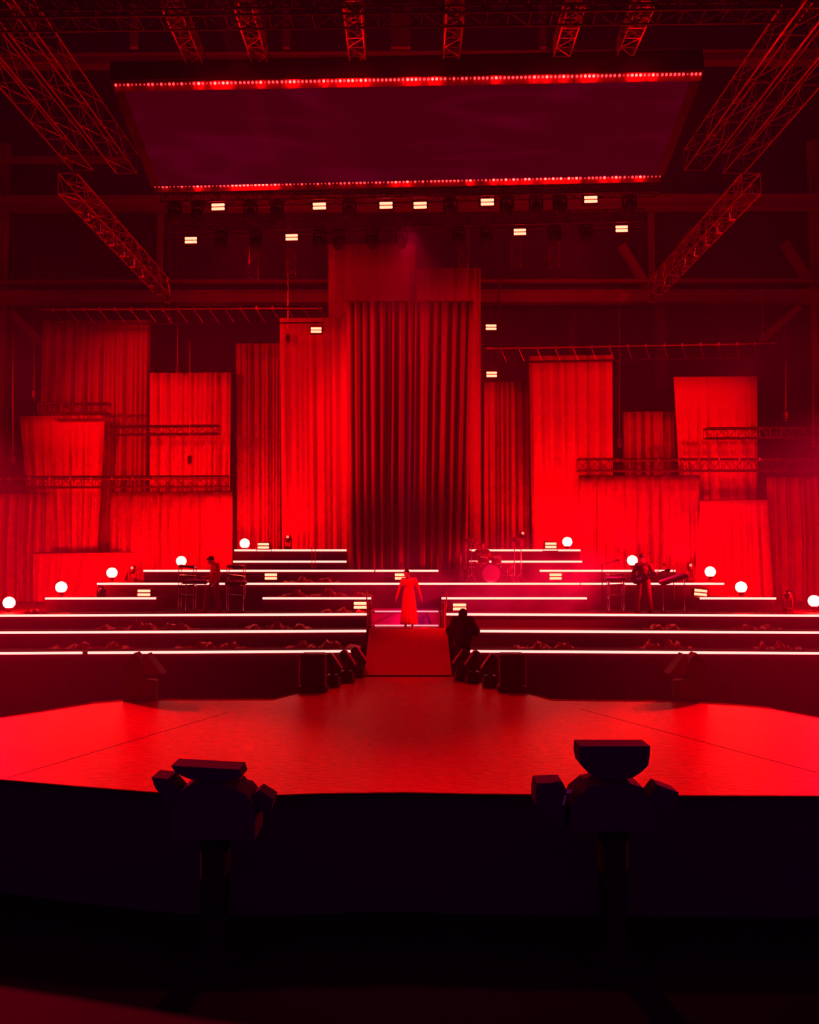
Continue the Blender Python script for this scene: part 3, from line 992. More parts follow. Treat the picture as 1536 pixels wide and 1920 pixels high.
NEAR = ['nearest', 'second nearest', 'third nearest', 'farthest']
for s, nm, pos in ((1, 'left', [(586, 1299, None), (624, 1287, 0.62), (650, 1279, 0.62), (671, 1270, 0.7)]), (-1, 'right', [(962, 1299, None), (919, 1288, 0.6), (888, 1280, 0.6), (866, 1276, 0.55)])):
    proto = make_flood(s, -0.62)
    k = 0
    for (px, py, tl) in pos[1:]:
        loc = atz(px, py, ZS)
        o = proto if k == 0 else copy_tree(proto)
        o.location = loc
        o.scale = (.82, .82, .82)
        o['label'] = 'tilted floor light at the %s edge of the ramp, %s the stage front' % (nm, ['nearest to', 'halfway from', 'farthest from'][k])
        o['group'] = 'tilted floor lights %s of the ramp' % nm
        k += 1
    # big case in front
    loc = atz(pos[0][0], pos[0][1], ZS)
    t = thing('speaker_case', loc, 'large black box speaker standing at the foot of the ramp on the %s' % nm, 'speaker')
    m = MB().cbox(loc + Vector((0, .22, .50)), (0.56, 0.42, 0.72), 0.03)
    m.build('cabinet', 'black', t)
    MB().cbox(loc + Vector((0, .22, .07)), (0.66, 0.5, 0.14), 0.03).build('base_plinth', 'black', t)
    MB().cbox(loc + Vector((s * .0, 0.0, .5)), (0.46, 0.02, 0.6), 0.01).build('grille', 'skirt', t)
    for k2 in (-1, 1):
        MB().tube(loc + Vector((k2 * .3, 0.0, .15)), loc + Vector((k2 * .3, 0.0, .78)), .012).build('side_rail', 'alu', t)

# a second tilted light half hidden near ramp top on each side
for s, nm, px, py in ((1, 'left', 640, 1262), (-1, 'right', 903, 1262)):
    pass

# monitor stacks at the stage's rear edge
def monitor(px, py, s, nm):
    p = atz(px, py, ZS)
    t = thing('side_light_tower', p, 'dark stacked light tower with a slanted head on the rear %s part of the stage' % nm, 'stage light')
    MB().cbox(p + Vector((s * .12, 0.2, .22)), (0.36, .34, .44), .03).build('lower_box', 'riser', t)
    # tall pointed dark body
    X = lambda x, z: (-s * x * 1.0, z)
    poly2 = [X(-.02, .0), X(.36, 0), X(.38, .62), X(.30, .84), X(.14, 1.02), X(.04, .92), X(-.10, .62), X(-.02, .45)]
    MB().yprism([(x, z) for x, z in poly2], 0.02, 0.36, p).build('body', 'black', t)
    poly3 = [(s * .04, .93), (s * .12, 1.0), (s * .46, .58), (s * .12, .56)]
    MB().yprism(poly3, -0.02, 0.36, p).build('slanted_head', 'riser', t)
    return t


monitor(262, 1316, 1, 'left')
monitor(1296, 1316, -1, 'right')

# ---------------------------------------------------------------- crumpled film lying on the steps
def film(px0, px1, z, d, hgt, seed, label):
    a, b_ = at(px0, 1100, d), at(px1, 1100, d)
    rnd = random.Random(seed)
    n = max(10, int((b_.x - a.x) / 0.06))
    m = MB()
    rows = 5
    vs, fs = [], []
    ph = [rnd.uniform(0, 6) for _ in range(6)]
    for j in range(rows):
        for i in range(n + 1):
            s_ = i / n
            env = math.sin(PI * s_) ** 0.5 if 0 < s_ < 1 else 0
            w = math.sin(PI * j / (rows - 1))
            h = env * w * hgt * (0.45 + 0.35 * math.sin(s_ * 17 + ph[0]) + 0.2 * math.sin(s_ * 41 + ph[1]) + rnd.uniform(-.18, .18))
            x = a.x + (b_.x - a.x) * s_ + rnd.uniform(-.02, .02)
            y = d - 0.18 + j * 0.11 + rnd.uniform(-.02, .02)
            vs.append((x, y, z + 0.012 + max(0, h)))
    for j in range(rows - 1):
        for i in range(n):
            q_ = j * (n + 1) + i
            fs.append((q_, q_ + 1, q_ + n + 2, q_ + n + 1))
    m.add(vs, fs)
    o = m.build('crumpled_sheet', 'foil', loc=(a.x, d, z))
    sd = o.modifiers.new('thickness', 'SOLIDIFY')
    sd.thickness = 0.008
    return tag(o, label, 'sheet')


film(185, 375, ZK[1], 23.3, .28, 1, 'crumpled dark film with a bright red patch on the second step below the left musician')
film(455, 585, ZK[1], 23.5, .20, 2, 'small crumpled dark film on the second step left of the ramp')
film(90, 260, ZK[0], 22.4, .22, 3, 'crumpled dark film on the lowest step at the far left')
film(330, 470, ZK[0], 22.5, .22, 4, 'crumpled dark film on the lowest step below the left musician')
film(530, 680, ZK[0], 22.6, .25, 5, 'crumpled dark film on the lowest step beside the ramp')
film(520, 700, ZK[3], 25.5, .26, 6, 'crumpled dark film on the short step left of the singer')
film(530, 640, ZK[4], 26.4, .22, 7, 'crumpled dark film on the long step left of the centre drape')
film(960, 1090, ZK[0], 22.5, .22, 8, 'crumpled dark film on the lowest step right of the camera operator')
film(1180, 1300, ZK[0], 22.5, .26, 9, 'crumpled dark film on the lowest step below the guitarist')
film(1400, 1500, ZK[0], 22.3, .24, 10, 'crumpled dark film on the lowest step at the far right')
film(1200, 1290, ZK[1], 23.4, .18, 11, 'small crumpled dark film on the second step below the guitarist')
film(1370, 1470, ZK[1], 23.3, .18, 12, 'small crumpled dark film on the second step at the far right')
film(45, 80, ZK[2], 24.3, .15, 13, 'little crumpled film beside the left edge ball lamp')
film(600, 690, ZK[2], 24.55, .15, 15, 'crumpled film on the third step next to the double bar light left of the ramp')

# small spotlights standing on the steps
for px, py, d, z, lab, lit in ((540, 1010, 29.5, 4.87, 'small upright spotlight on the top left steps throwing a beam straight up', 1),
                          (980, 1003, 29.5, 4.87, 'small glowing spotlight on the top right steps behind the drum kit', 1),
                          (249, 1068, 28.0, 3.80, 'small spotlight on the long step between two left ball lamps', 1),
                          (1294, 1063, 28.0, 3.80, 'small spotlight on the long step between two right ball lamps', 1),
                          (190, 1122, 25.4, 3.40, 'small dark moving light on the short far left step', 0),
                          (1478, 1115, 24.9, 2.99, 'small dark moving light beside the right edge ball lamp', 0)):
    p = at(px, py, d)
    t = thing('small_spotlight', (p.x, p.y, z), lab, 'stage light')
    hh = max(p.z - z, .2)
    MB().cbox((p.x, p.y, z + .05), (.26, .24, .10), .02).build('base', 'black', t)
    m = MB()
    for k in (-1, 1):
        m.box((p.x + k * .12, p.y, z + .1 + (hh - .1) / 2), (.03, .06, hh - .05))
    m.box((p.x, p.y, z + .11), (.26, .06, .02))
    m.build('yoke', 'black', t)
    MB().lathe([(.07, -.12), (.1, -.02), (.1, .1), (.07, .12)], (p.x, p.y, z + hh), 14, Rx(-.3)).build('head', 'black', t, smooth=True)
    MB().ball((p.x, p.y - .08, z + hh + .06), .05 if lit else .03, 10, 8).build('lens', 'lens' if lit else 'dot1', t, smooth=True)
# ---------------------------------------------------------------- smoke drifting over the right steps
sk, nt, b = nmat('stage_smoke')
nt.nodes.remove(b)
vsn = nt.nodes.new('ShaderNodeVolumeScatter')
vsn.inputs['Color'].default_value = (1, 0.05, 0.5, 1)
vsn.inputs['Anisotropy'].default_value = 0.2
tc = nt.nodes.new('ShaderNodeTexCoord')
nz = nt.nodes.new('ShaderNodeTexNoise')
nz.inputs['Scale'].default_value = 0.55
nz.inputs['Detail'].default_value = 3
nt.links.new(tc.outputs['Object'], nz.inputs['Vector'])
ln = nt.nodes.new('ShaderNodeVectorMath'); ln.operation = 'LENGTH'
dv = nt.nodes.new('ShaderNodeVectorMath'); dv.operation = 'DIVIDE'
dv.inputs[1].default_value = (5.4, 1.6, 2.0)
nt.links.new(tc.outputs['Object'], dv.inputs[0])
nt.links.new(dv.outputs['Vector'], ln.inputs[0])
mr = nt.nodes.new('ShaderNodeMapRange')
mr.inputs['From Min'].default_value = 1.0
mr.inputs['From Max'].default_value = 0.1
mr.inputs['To Min'].default_value = 0.0
mr.inputs['To Max'].default_value = 1.0
nt.links.new(ln.outputs['Value'], mr.inputs['Value'])
mm = nt.nodes.new('ShaderNodeMapRange')
mm.inputs['From Min'].default_value = 0.38
mm.inputs['From Max'].default_value = 0.68
mm.inputs['To Max'].default_value = 0.9
nt.links.new(nz.outputs['Fac'], mm.inputs['Value'])
ml = nt.nodes.new('ShaderNodeMath'); ml.operation = 'MULTIPLY'
nt.links.new(mr.outputs[0], ml.inputs[0]); nt.links.new(mm.outputs[0], ml.inputs[1])
nt.links.new(ml.outputs[0], vsn.inputs['Density'])
nt.links.new(vsn.outputs[0], nt.nodes['Material Output'].inputs['Volume'])
M['smoke'] = sk
for c, R_, lab in ((at(915, 1115, 25.2), 1.0, 'pink lit smoke cloud drifting over the steps right of the singer'),):
    o = MB().ball(c, (5.4, 1.6, 2.0), 24, 16).build('smoke', 'smoke', loc=c)
    tag(o, lab, 'smoke', kind='stuff')


# ---------------------------------------------------------------- people
def voxel(mb, name, material, parent, size=0.011, smooth=2):
    me = bpy.data.meshes.new('tmp')
    me.from_pydata(mb.v, [], mb.f)
    bm = bmesh.new(); bm.from_mesh(me)
    bmesh.ops.recalc_face_normals(bm, faces=bm.faces[:])
    bm.to_mesh(me); bm.free()
    o = bpy.data.objects.new(name, me)
    COL.objects.link(o)
    r = o.modifiers.new('r', 'REMESH'); r.mode = 'VOXEL'; r.voxel_size = size
    s = o.modifiers.new('s', 'SMOOTH'); s.iterations = smooth; s.factor = 0.5
    dg = bpy.context.evaluated_depsgraph_get()
    nm = bpy.data.meshes.new_from_object(o.evaluated_get(dg))
    nm.name = name
    o.modifiers.clear()
    o.data = nm
    for p in nm.polygons:
        p.use_smooth = True
    nm.materials.clear()
    nm.materials.append(M[material])
    o.parent = parent
    return o


def base_pose():
    J = dict(pelvis=(0, 0, .94), belly=(0, -.01, 1.08), chest=(0, 0, 1.27), neck=(0, .01, 1.43), head=(0, -.015, 1.575))
    for s, n in ((-1, 'R'), (1, 'L')):
        J['hip' + n] = (s * .09, 0, .90); J['knee' + n] = (s * .10, -.02, .49); J['ankle' + n] = (s * .10, .01, .09)
        J['sho' + n] = (s * .175, 0, 1.385); J['elb' + n] = (s * .23, .02, 1.11); J['wri' + n] = (s * .25, -.04, .87)
        J['hd' + n] = (s * .25, -.07, .78)     # where the fingers point
    return {k: Vector(v) for k, v in J.items()}


def hand(mb, w, tip, s, thumb=Vector((0, -1, 0)), curl=0.35):
    d = (tip - w).normalized()
    side = d.cross(thumb).normalized()
    th = side.cross(d).normalized()          # towards thumb side
    n = side
    palm = w + d * .05
    mb.cap(w, w + d * .03, .026, .030, 10)
    for k in range(4):
        off = th * (.030 - .020 * k)
        a = w + d * .03 + off * .7
        b_ = w + d * .085 + off
        L = (.038, .044, .041, .032)[k]
        mb.cap(a, b_, .016, .0115, 8)
        c = b_ + (d * math.cos(curl) + n * s * math.sin(curl)) * L
        e = c + (d * math.cos(curl * 2) + n * s * math.sin(curl * 2)) * L * .8
        mb.cap(b_, c, .0105, .0095, 8)
        mb.cap(c, e, .0095, .008, 8)
    a = w + d * .03 + th * .022
    b_ = a + (d * .6 + th * .8).normalized() * .045
    c = b_ + (d * .9 + th * .3).normalized() * .032
    mb.cap(a, b_, .014, .0115, 8)
    mb.cap(b_, c, .0115, .009, 8)


def body_mb(J, hrot, curl=.35, thumbs=None):
    m = MB()
    m.ball(J['pelvis'], (.165, .115, .12), 16, 10)
    m.cap(J['pelvis'], J['belly'], .115, .105)
    m.ball(J['belly'], (.135, .10, .13), 16, 10)
    m.ball(J['chest'], (.165, .11, .16), 16, 10)
    m.cap(J['belly'], J['chest'], .10, .105)
    m.cap(J['shoL'], J['shoR'], .062, .062)
    m.cap(J['chest'] + Vector((0, 0, .08)), J['neck'], .075, .055)
    m.cap(J['neck'], J['head'] + hrot @ Vector((0, .01, -.03)), .052, .052)
    h = J['head']
    m.ball(h + hrot @ Vector((0, .012, .03)), (.076, .092, .088), 16, 12, hrot)
    m.ball(h + hrot @ Vector((0, -.015, -.045)), (.058, .070, .068), 16, 12, hrot)
    m.ball(h + hrot @ Vector((0, -.062, -.088)), (.022, .02, .02), 10, 8, hrot)                   # chin
    m.cap(h + hrot @ Vector((0, -.082, .012)), h + hrot @ Vector((0, -.104, -.022)), .009, .013, 8)    # nose
    m.ball(h + hrot @ Vector((0, -.079, -.055)), (.024, .012, .010), 10, 8, hrot)                 # mouth
    for s in (-1, 1):
        m.ball(h + hrot @ Vector((s * .078, .012, -.008)), (.010, .020, .030), 8, 8, hrot)       # ears
        m.ball(h + hrot @ Vector((s * .030, -.078, .022)), (.020, .010, .008), 8, 6, hrot)       # brow
    for s, n in ((-1, 'R'), (1, 'L')):
        m.cap(J['hip' + n], J['knee' + n], .088, .055)
        m.cap(J['knee' + n], J['knee' + n] * .6 + J['ankle' + n] * .4, .055, .054)
        m.cap(J['knee' + n] * .6 + J['ankle' + n] * .4, J['ankle' + n], .054, .034)
        f = J.get('toe' + n, J['ankle' + n] + Vector((s * .02, -.16, -.055)))
        m.cap(J['ankle' + n] + Vector((0, .03, -.05)), f, .034, .026)
        m.cap(J['ankle' + n], J['ankle' + n] + Vector((0, .02, -.05)), .036, .034)
        m.cap(J['sho' + n], J['elb' + n], .052, .038)
        m.cap(J['elb' + n], J['wri' + n], .038, .025)
        t = (thumbs or {}).get(n, Vector((0, -1, 0)))
        hand(m, J['wri' + n], J['hd' + n], s, t, curl)
    return m


def eyes(t, J, hrot):
    for s in (-1, 1):
        MB().ball(J['head'] + hrot @ Vector((s * .030, -.080, .008)), (.012, .008, .007), 8, 6, hrot).build('eye', 'hair', t, world=False, smooth=True)


# ---- singer
loc = at(767, 1177.5, 23.62); loc.z = ZP
t = thing('person', loc, 'person in a long red one shouldered dress with bowed head and arms held out', 'person')
J = base_pose()
J['head'] = Vector((-.06, -.07, 1.535)); J['neck'] = Vector((-.01, 0, 1.43))
for s, n in ((-1, 'R'), (1, 'L')):
    J['elb' + n] = Vector((s * .27, .0, 1.14)); J['wri' + n] = Vector((s * .345, -.06, .90)); J['hd' + n] = Vector((s * .38, -.09, .80))
hr = Rz(-.5) @ Rx(.65) @ Ry(-.15)
J['hipL'].x = .08; J['hipR'].x = -.08
voxel(body_mb(J, hr, .3), 'body', 'skin', t)
eyes(t, J, hr)
m = MB()
m.ball(J['head'] + hr @ Vector((0, .035, .045)), (.086, .090, .085), 16, 12, hr)
m.ball(J['head'] + hr @ Vector((0, .09, .10)), (.045, .045, .042), 12, 8, hr)
m.cap(J['head'] + hr @ Vector((-.07, .02, .02)), J['head'] + hr @ Vector((-.075, 0, -.05)), .02, .012, 8)
voxel(m, 'hair', 'hair', t, .009)
m = MB()
# bodice and sleeves
m.ball(J['chest'] + Vector((0, 0, -.01)), (.178, .124, .15), 16, 10)
m.ball(J['belly'], (.148, .114, .14), 16, 10)
m.ball(J['pelvis'], (.18, .13, .13), 16, 10)
m.cap(J['belly'], J['chest'], .114, .118)
m.cap(J['chest'] + Vector((.06, 0, .07)), J['shoL'], .08, .060)
m.cap(J['shoL'], J['elbL'], .058, .044); m.cap(J['elbL'], J['wriL'], .044, .030)
a = J['shoR'] * .4 + J['elbR'] * .6
m.cap(a, J['elbR'], .046, .044); m.cap(J['elbR'], J['wriR'], .044, .030)
voxel(m, 'dress_bodice', 'dress', t, .012)
# pleated skirt, open at the hem
vs, fs = [], []
n, rows = 96, 12
for j in range(rows + 1):
    w = j / rows
    z = 1.10 - (1.10 - .13) * w
    rx = .145 + .10 * w ** .7
    ry = .120 + .15 * w ** .8
    for i in range(n):
        q = 2 * PI * i / n
        k = 1 + (.02 + .09 * w) * math.sin(q * 13 + 1.1 * math.sin(q * 3)) * .6
        vs.append((rx * k * math.cos(q), ry * k * math.sin(q), z))
for j in range(rows):
    for i in range(n):
        i2 = (i + 1) % n
        fs.append((j * n + i, j * n + i2, (j + 1) * n + i2, (j + 1) * n + i))
m = MB(); m.add(vs, fs)
o = m.build('dress_skirt', 'dress', t, world=False, smooth=True)
sd = o.modifiers.new('thickness', 'SOLIDIFY'); sd.thickness = .006
MB().lathe([(.062, 0), (.066, .008), (.062, .016)], J['neck'] + Vector((0, -.005, -.035)), 16).build('necklace', 'chrome', t, world=False)


def trousers(J, flare=0.0, r=.0):
    m = MB()
    m.ball(J['pelvis'] + Vector((0, 0, .02)), (.178, .13, .13), 16, 10)
    for n in 'LR':
        m.cap(J['hip' + n], J['knee' + n], .102 + r, .072 + r + flare * .3)
        m.cap(J['knee' + n], J['ankle' + n] + Vector((0, 0, -.02)), .072 + r + flare * .3, .056 + r + flare)
    return m


def top(J, r=.014, sleeves=1.0):
    m = MB()
    m.ball(J['chest'], (.178 + r, .122 + r, .168), 16, 10)
    m.ball(J['belly'], (.150 + r, .112 + r, .14), 16, 10)
    m.cap(J['belly'], J['chest'], .112 + r, .118 + r)
    m.cap(J['belly'], J['pelvis'] + Vector((0, 0, .04)), .125 + r, .135 + r)
    m.cap(J['shoL'], J['shoR'], .074 + r, .074 + r)
    m.cap(J['chest'] + Vector((0, 0, .1)), J['neck'] + Vector((0, 0, -.03)), .085 + r, .06 + r)
    for n in 'LR':
        m.cap(J['sho' + n], J['elb' + n], .066 + r, .052 + r)
        if sleeves > .6:
            m.cap(J['elb' + n], J['wri' + n], .052 + r, .036 + r)
    return m


def shoes(t, J, material='black_cloth'):
    for s, n in ((-1, 'R'), (1, 'L')):
        m = MB()
        f = J.get('toe' + n, J['ankle' + n] + Vector((s * .02, -.16, -.055)))
        m.cap(J['ankle' + n] + Vector((0, .035, -.045)), f, .043, .035)
        m.cap(J['ankle' + n] + Vector((0, .01, 0)), J['ankle' + n] + Vector((0, .03, -.04)), .044, .044)
        voxel(m, 'shoe', material, t, .012)


# ---- keyboard player, turned to the left of the picture
loc = at(402, 1147, 24.45); loc.z = ZK[2] + .002
t = thing('person', loc, 'dark haired musician in a red lit shirt, head bowed, standing between the keyboard racks', 'person', rz=-1.05)
J = base_pose()
J['head'] = Vector((0, -.12, 1.53)); J['neck'] = Vector((0, -.03, 1.43)); J['chest'] = Vector((0, -.0, 1.27))
J['kneeR'] = Vector((-.09, -.20, .52)); J['ankleR'] = Vector((-.09, -.24, .10)); J['kneeL'] = Vector((.09, .03, .49)); J['ankleL'] = Vector((.09, .12, .10))
J['elbR'] = Vector((-.22, -.02, 1.11)); J['wriR'] = Vector((-.18, -.24, 1.05)); J['hdR'] = Vector((-.16, -.34, 1.02))
J['elbL'] = Vector((.23, .05, 1.11)); J['wriL'] = Vector((.24, -.08, .88)); J['hdL'] = Vector((.24, -.14, .79))
hr = Rx(.55)
voxel(body_mb(J, hr), 'body', 'skin', t)
eyes(t, J, hr)
m = MB(); m.ball(J['head'] + hr @ Vector((0, .03, .045)), (.092, .098, .09), 14, 10, hr); m.ball(J['head'] + hr @ Vector((0, -.06, .09)), (.06, .04, .03), 10, 8, hr)
voxel(m, 'hair', 'hair', t, .010)
voxel(top(J), 'shirt', 'shirt_red', t, .012)
voxel(trousers(J, .03), 'trousers', 'dark_cloth', t, .012)
shoes(t, J, 'shirt_red')

# ---- guitarist
loc = at(1208, 1147, 24.45); loc.z = ZK[2] + .002
t = thing('person', loc, 'guitarist in loose trousers playing a dark guitar slung low at the right of the set', 'person', rz=-.35)
J = base_pose()
J['head'] = Vector((-.03, -.05, 1.60)); J['neck'] = Vector((0, 0, 1.45))
J['kneeR'] = Vector((-.14, -.06, .50)); J['ankleR'] = Vector((-.20, -.02, .10)); J['kneeL'] = Vector((.13, -.05, .50)); J['ankleL'] = Vector((.17, .04, .10))
J['elbR'] = Vector((-.30, .02, 1.14)); J['wriR'] = Vector((-.14, -.20, 1.01)); J['hdR'] = Vector((-.07, -.23, .96))
J['elbL'] = Vector((.30, -.04, 1.14)); J['wriL'] = Vector((.38, -.27, 1.14)); J['hdL'] = Vector((.40, -.30, 1.22))
hr = Rz(-.3) @ Rx(.35)
voxel(body_mb(J, hr, .7), 'body', 'skin', t)
eyes(t, J, hr)
m = MB(); m.ball(J['head'] + hr @ Vector((0, .03, .05)), (.10, .10, .088), 14, 10, hr); m.ball(J['head'] + hr @ Vector((0, -.05, .10)), (.07, .05, .035), 10, 8, hr)
voxel(m, 'hair', 'hair', t, .010)
voxel(top(J), 'shirt', 'dark_cloth', t, .012)
voxel(trousers(J, .03, .012), 'trousers', 'dark_cloth', t, .012)
shoes(t, J)
G = Vector(loc) + Rz(-.35) @ Vector((-.10, -.27, 1.00))
g = thing('electric_guitar', G, 'dark electric guitar held against the hips of the guitarist', 'guitar')
Rg = Rz(-.35) @ Ry(-.28)
prof = []
for i in range(28):
    q = 2 * PI * i / 28
    r = .19 + .03 * math.cos(2 * q) - .02 * math.cos(4 * q) + .02 * math.sin(q)
    prof.append((r * 1.15 * math.cos(q), r * .85 * math.sin(q)))
MB().yprism(prof, -.025, .025).xf(Rg, G).build('guitar_body', 'guitar', g)
MB().box((.47, -.02, .02), (.58, .022, .05)).xf(Rg, G).build('neck', 'guitar', g)
MB().yprism([(.74, -.02), (.88, -.035), (.93, .02), (.88, .07), (.76, .055)], -.035, -.015).xf(Rg, G).build('headstock', 'guitar', g)
for k in range(3):
    MB().box((-.06 + k * .05, -.032, .0), (.016, .012, .07)).xf(Rg, G).build('pickup', 'white', g)
m = MB()
for k in range(6):
    m.tube((-.12, -.043, -.018 + k * .0075 + .02), (.78, -.036, .0 + k * .006), .0012, 4)
m.xf(Rg, G).build('strings', 'chrome', g)
Rp = Rz(-.35)
MB().path([Vector(loc) + Rp @ Vector(v) for v in ((-.26, -.30, 1.02), (-.22, -.16, 1.25), (.05, -.15, 1.42), (.13, -.09, 1.49), (.13, .07, 1.47), (-.02, .17, 1.25), (-.2, .14, 1.05), (-.33, -.1, 1.0), (-.29, -.28, 1.0))], .012, 6).build('strap', 'black', g)

# ---- drummer
loc = at(905, 1091, 27.3); loc.z = ZK[4] + .002
t = thing('person', loc, 'drummer seated in the smoke behind the drum kit', 'person')
J = base_pose()
dz = Vector((0, 0, -.40))
for k in ('pelvis', 'belly', 'chest', 'neck', 'head', 'shoL', 'shoR', 'hipL', 'hipR'):
    J[k] = J[k] + dz
for s, n in ((-1, 'R'), (1, 'L')):
    J['knee' + n] = Vector((s * .22, -.42, .52)); J['ankle' + n] = Vector((s * .24, -.42, .10))
    J['elb' + n] = Vector((s * .28, -.10, .76)); J['wri' + n] = Vector((s * .20, -.33, .86)); J['hd' + n] = Vector((s * .17, -.43, .90))
hr = Rx(.2)
voxel(body_mb(J, hr, .8), 'body', 'skin', t, .012)
eyes(t, J, hr)
m = MB(); m.ball(J['head'] + Vector((0, .03, .05)), (.095, .10, .09), 14, 10)
voxel(m, 'hair', 'hair', t, .011)
voxel(top(J), 'shirt', 'dark_cloth', t, .013)
voxel(trousers(J), 'trousers', 'dark_cloth', t, .013)
shoes(t, J)
for s, n in ((-1, 'R'), (1, 'L')):
    a = J['wri' + n] + (J['hd' + n] - J['wri' + n]).normalized() * .09
    o = MB().tube(a + Vector((0, .08, -.02)), a + Vector((-s * .06, -.30, .05)), .008, 6).xf(Rz(0), loc).build('drumstick', 'white', loc=a + loc)
    tag(o, 'drumstick in the %s hand of the drummer' % ('right' if n == 'R' else 'left'), 'drumstick')
o = thing('drum_stool', loc, 'round drum stool under the drummer', 'stool')
MB().lathe([(.16, .40), (.17, .42), (.17, .455), (.15, .47)], loc, 18).build('seat', 'black', o)
m = MB().tube(loc + Vector((0, 0, .2)), loc + Vector((0, 0, .4)), .02)
m.build('post', 'chrome', o)
for k in range(3):
    q = k * 2.09
    MB().tube(loc + Vector((0, 0, .25)), loc + Vector((.2 * math.cos(q), .2 * math.sin(q), .012)), .012).build('leg', 'chrome', o)

# drum kit: each drum and stand is a thing
kb = loc + Vector((.15, -.72, 0))


def drum(c, r, h, R, lab, legs=True, floor_z=None, name='drum'):
    t = thing(name, c, lab, 'drum', 'drum kit')
    MB().lathe([(r, -h / 2), (r, h / 2)], c, 24, R).build('shell', 'guitar', t, smooth=True)
    for s in (-1, 1):
        MB().lathe([(r * .2, s * (h / 2 + .004)), (r * .97, s * (h / 2 + .006))], c, 24, R).build('drum_head', 'drumskin', t)
        MB().lathe([(r * 1.03, s * h / 2 - .012), (r * 1.03, s * h / 2 + .012)], c, 24, R).build('hoop', 'chrome', t)
    if floor_z is not None:
        for k in range(3):
            q = k * 2.09 + .5
            MB().tube(c + Vector((r * 1.03 * math.cos(q), r * 1.03 * math.sin(q), 0)), Vector((c.x + r * 1.1 * math.cos(q), c.y + r * 1.1 * math.sin(q), floor_z + .006)), .01).build('leg', 'chrome', t)
    return t


drum(kb + Vector((.05, 0, .29)), .28, .38, Rx(PI / 2), 'large bass drum lying on its side at the front of the kit')
drum(kb + Vector((-.14, .02, .76)), .15, .2, Rx(.3), 'small rack drum mounted on the left above the bass drum', floor_z=None)
drum(kb + Vector((.24, .02, .76)), .16, .22, Rx(.3), 'small rack drum mounted on the right above the bass drum', floor_z=None)
drum(kb + Vector((.62, .35, .42)), .2, .38, Rx(0), 'floor drum on three legs at the right of the kit', floor_z=loc.z)
drum(kb + Vector((-.48, .38, .58)), .18, .14, Rx(.1), 'snare drum standing left of the drummer\'s knees', floor_z=loc.z)


def cymbal(x, y, z, r, tilt, lab):
    p = Vector((loc.x + x, loc.y + y, loc.z))
    t = thing('cymbal_stand', p, lab, 'cymbal', 'drum kit')
    MB().tube(p + Vector((0, 0, .2)), p + Vector((0, 0, z)), .012).build('stand_pole', 'chrome', t)
    for k in range(3):
        q = k * 2.09 + .4
        MB().tube(p + Vector((0, 0, .3)), p + Vector((.22 * math.cos(q), .22 * math.sin(q), .01)), .009).build('leg', 'chrome', t)
    MB().lathe([(.01, .03), (.04, .02), (r * .6, .006), (r, -.012), (r, -.016), (r * .6, .0), (.04, .012), (.01, .02)], p + Vector((0, 0, z)), 24, Rx(tilt)).build('cymbal_disc', 'chrome', t, smooth=True)


cymbal(-.75, -.55, .95, .18, .1, 'small paired cymbals on a stand at the left of the drum kit')
cymbal(-.45, -1.0, 1.35, .23, .35, 'cymbal on a tall stand at the front left of the drum kit')
cymbal(.95, -.85, 1.40, .24, .35, 'tilted cymbal on a tall stand at the front right of the drum kit')
cymbal(1.25, -.2, 1.15, .26, .15, 'wide cymbal at the far right of the drum kit')

# ---- camera operator beside the ramp, seen from behind
loc = at(868, 1266, 20.72); loc.z = ZS + .002
t = thing('person', loc, 'camera operator in a bulky black hooded jacket, seen from behind beside the ramp', 'person', rz=PI - .15)
J = base_pose()
for k in ('head', 'neck', 'chest', 'shoL', 'shoR'):
    J[k] = J[k] + Vector((0, -.04, .05))
for s, n in ((-1, 'R'), (1, 'L')):
    J['elb' + n] = Vector((s * .31, -.10, 1.17)); J['wri' + n] = Vector((s * .14, -.36, 1.30)); J['hd' + n] = Vector((s * .09, -.44, 1.34))
J['head'] = Vector((0, -.12, 1.60)); J['neck'] = Vector((0, -.04, 1.46))
hr = Rx(.3)
voxel(body_mb(J, hr, .8), 'body', 'skin', t, .012)
eyes(t, J, hr)
m = top(J, .055)
m.cap(J['shoL'] + Vector((.02, 0, -.1)), J['elbL'], .13, .11)
m.cap(J['shoR'] + Vector((-.02, 0, -.1)), J['elbR'], .13, .11)
m.ball(J['belly'] + Vector((0, .02, -.06)), (.25, .19, .22), 16, 10)
m.cap(J['neck'] + Vector((0, .02, .06)), J['belly'] + Vector((0, .03, .02)), .13, .25)
m.cap(J['neck'] + Vector((0, .02, .02)), J['elbL'] + Vector((0, .06, .02)), .12, .13)
m.cap(J['neck'] + Vector((0, .02, .02)), J['elbR'] + Vector((0, .06, .02)), .12, .13)
voxel(m, 'jacket', 'black_cloth', t, .014)
m = MB(); m.ball(J['head'] + Vector((0, .03, .02)), (.115, .11, .13), 14, 10); m.cap(J['head'] + Vector((0, .04, -.08)), J['neck'] + Vector((0, .05, -.02)), .10, .12)
voxel(m, 'hood', 'black_cloth', t, .013)
voxel(trousers(J, .01, .01), 'trousers', 'black_cloth', t, .013)
shoes(t, J)
cm = Vector(loc) + Rz(PI - .15) @ Vector((0, -.52, 1.42))
c = thing('video_camera', cm, 'black shoulder video camera held up in front of the camera operator', 'camera')
MB().cbox(cm, (.16, .34, .20), .02).build('camera_body', 'blackgloss', c)
MB().lathe([(.05, 0), (.06, .1), (.075, .16)], cm + Vector((0, .16, 0)), 16, Rx(-PI / 2)).build('lens', 'blackgloss', c)
MB().tube(cm + Vector((0, -.1, .1)), cm + Vector((0, .1, .1)), .03).build('handle', 'black', c)


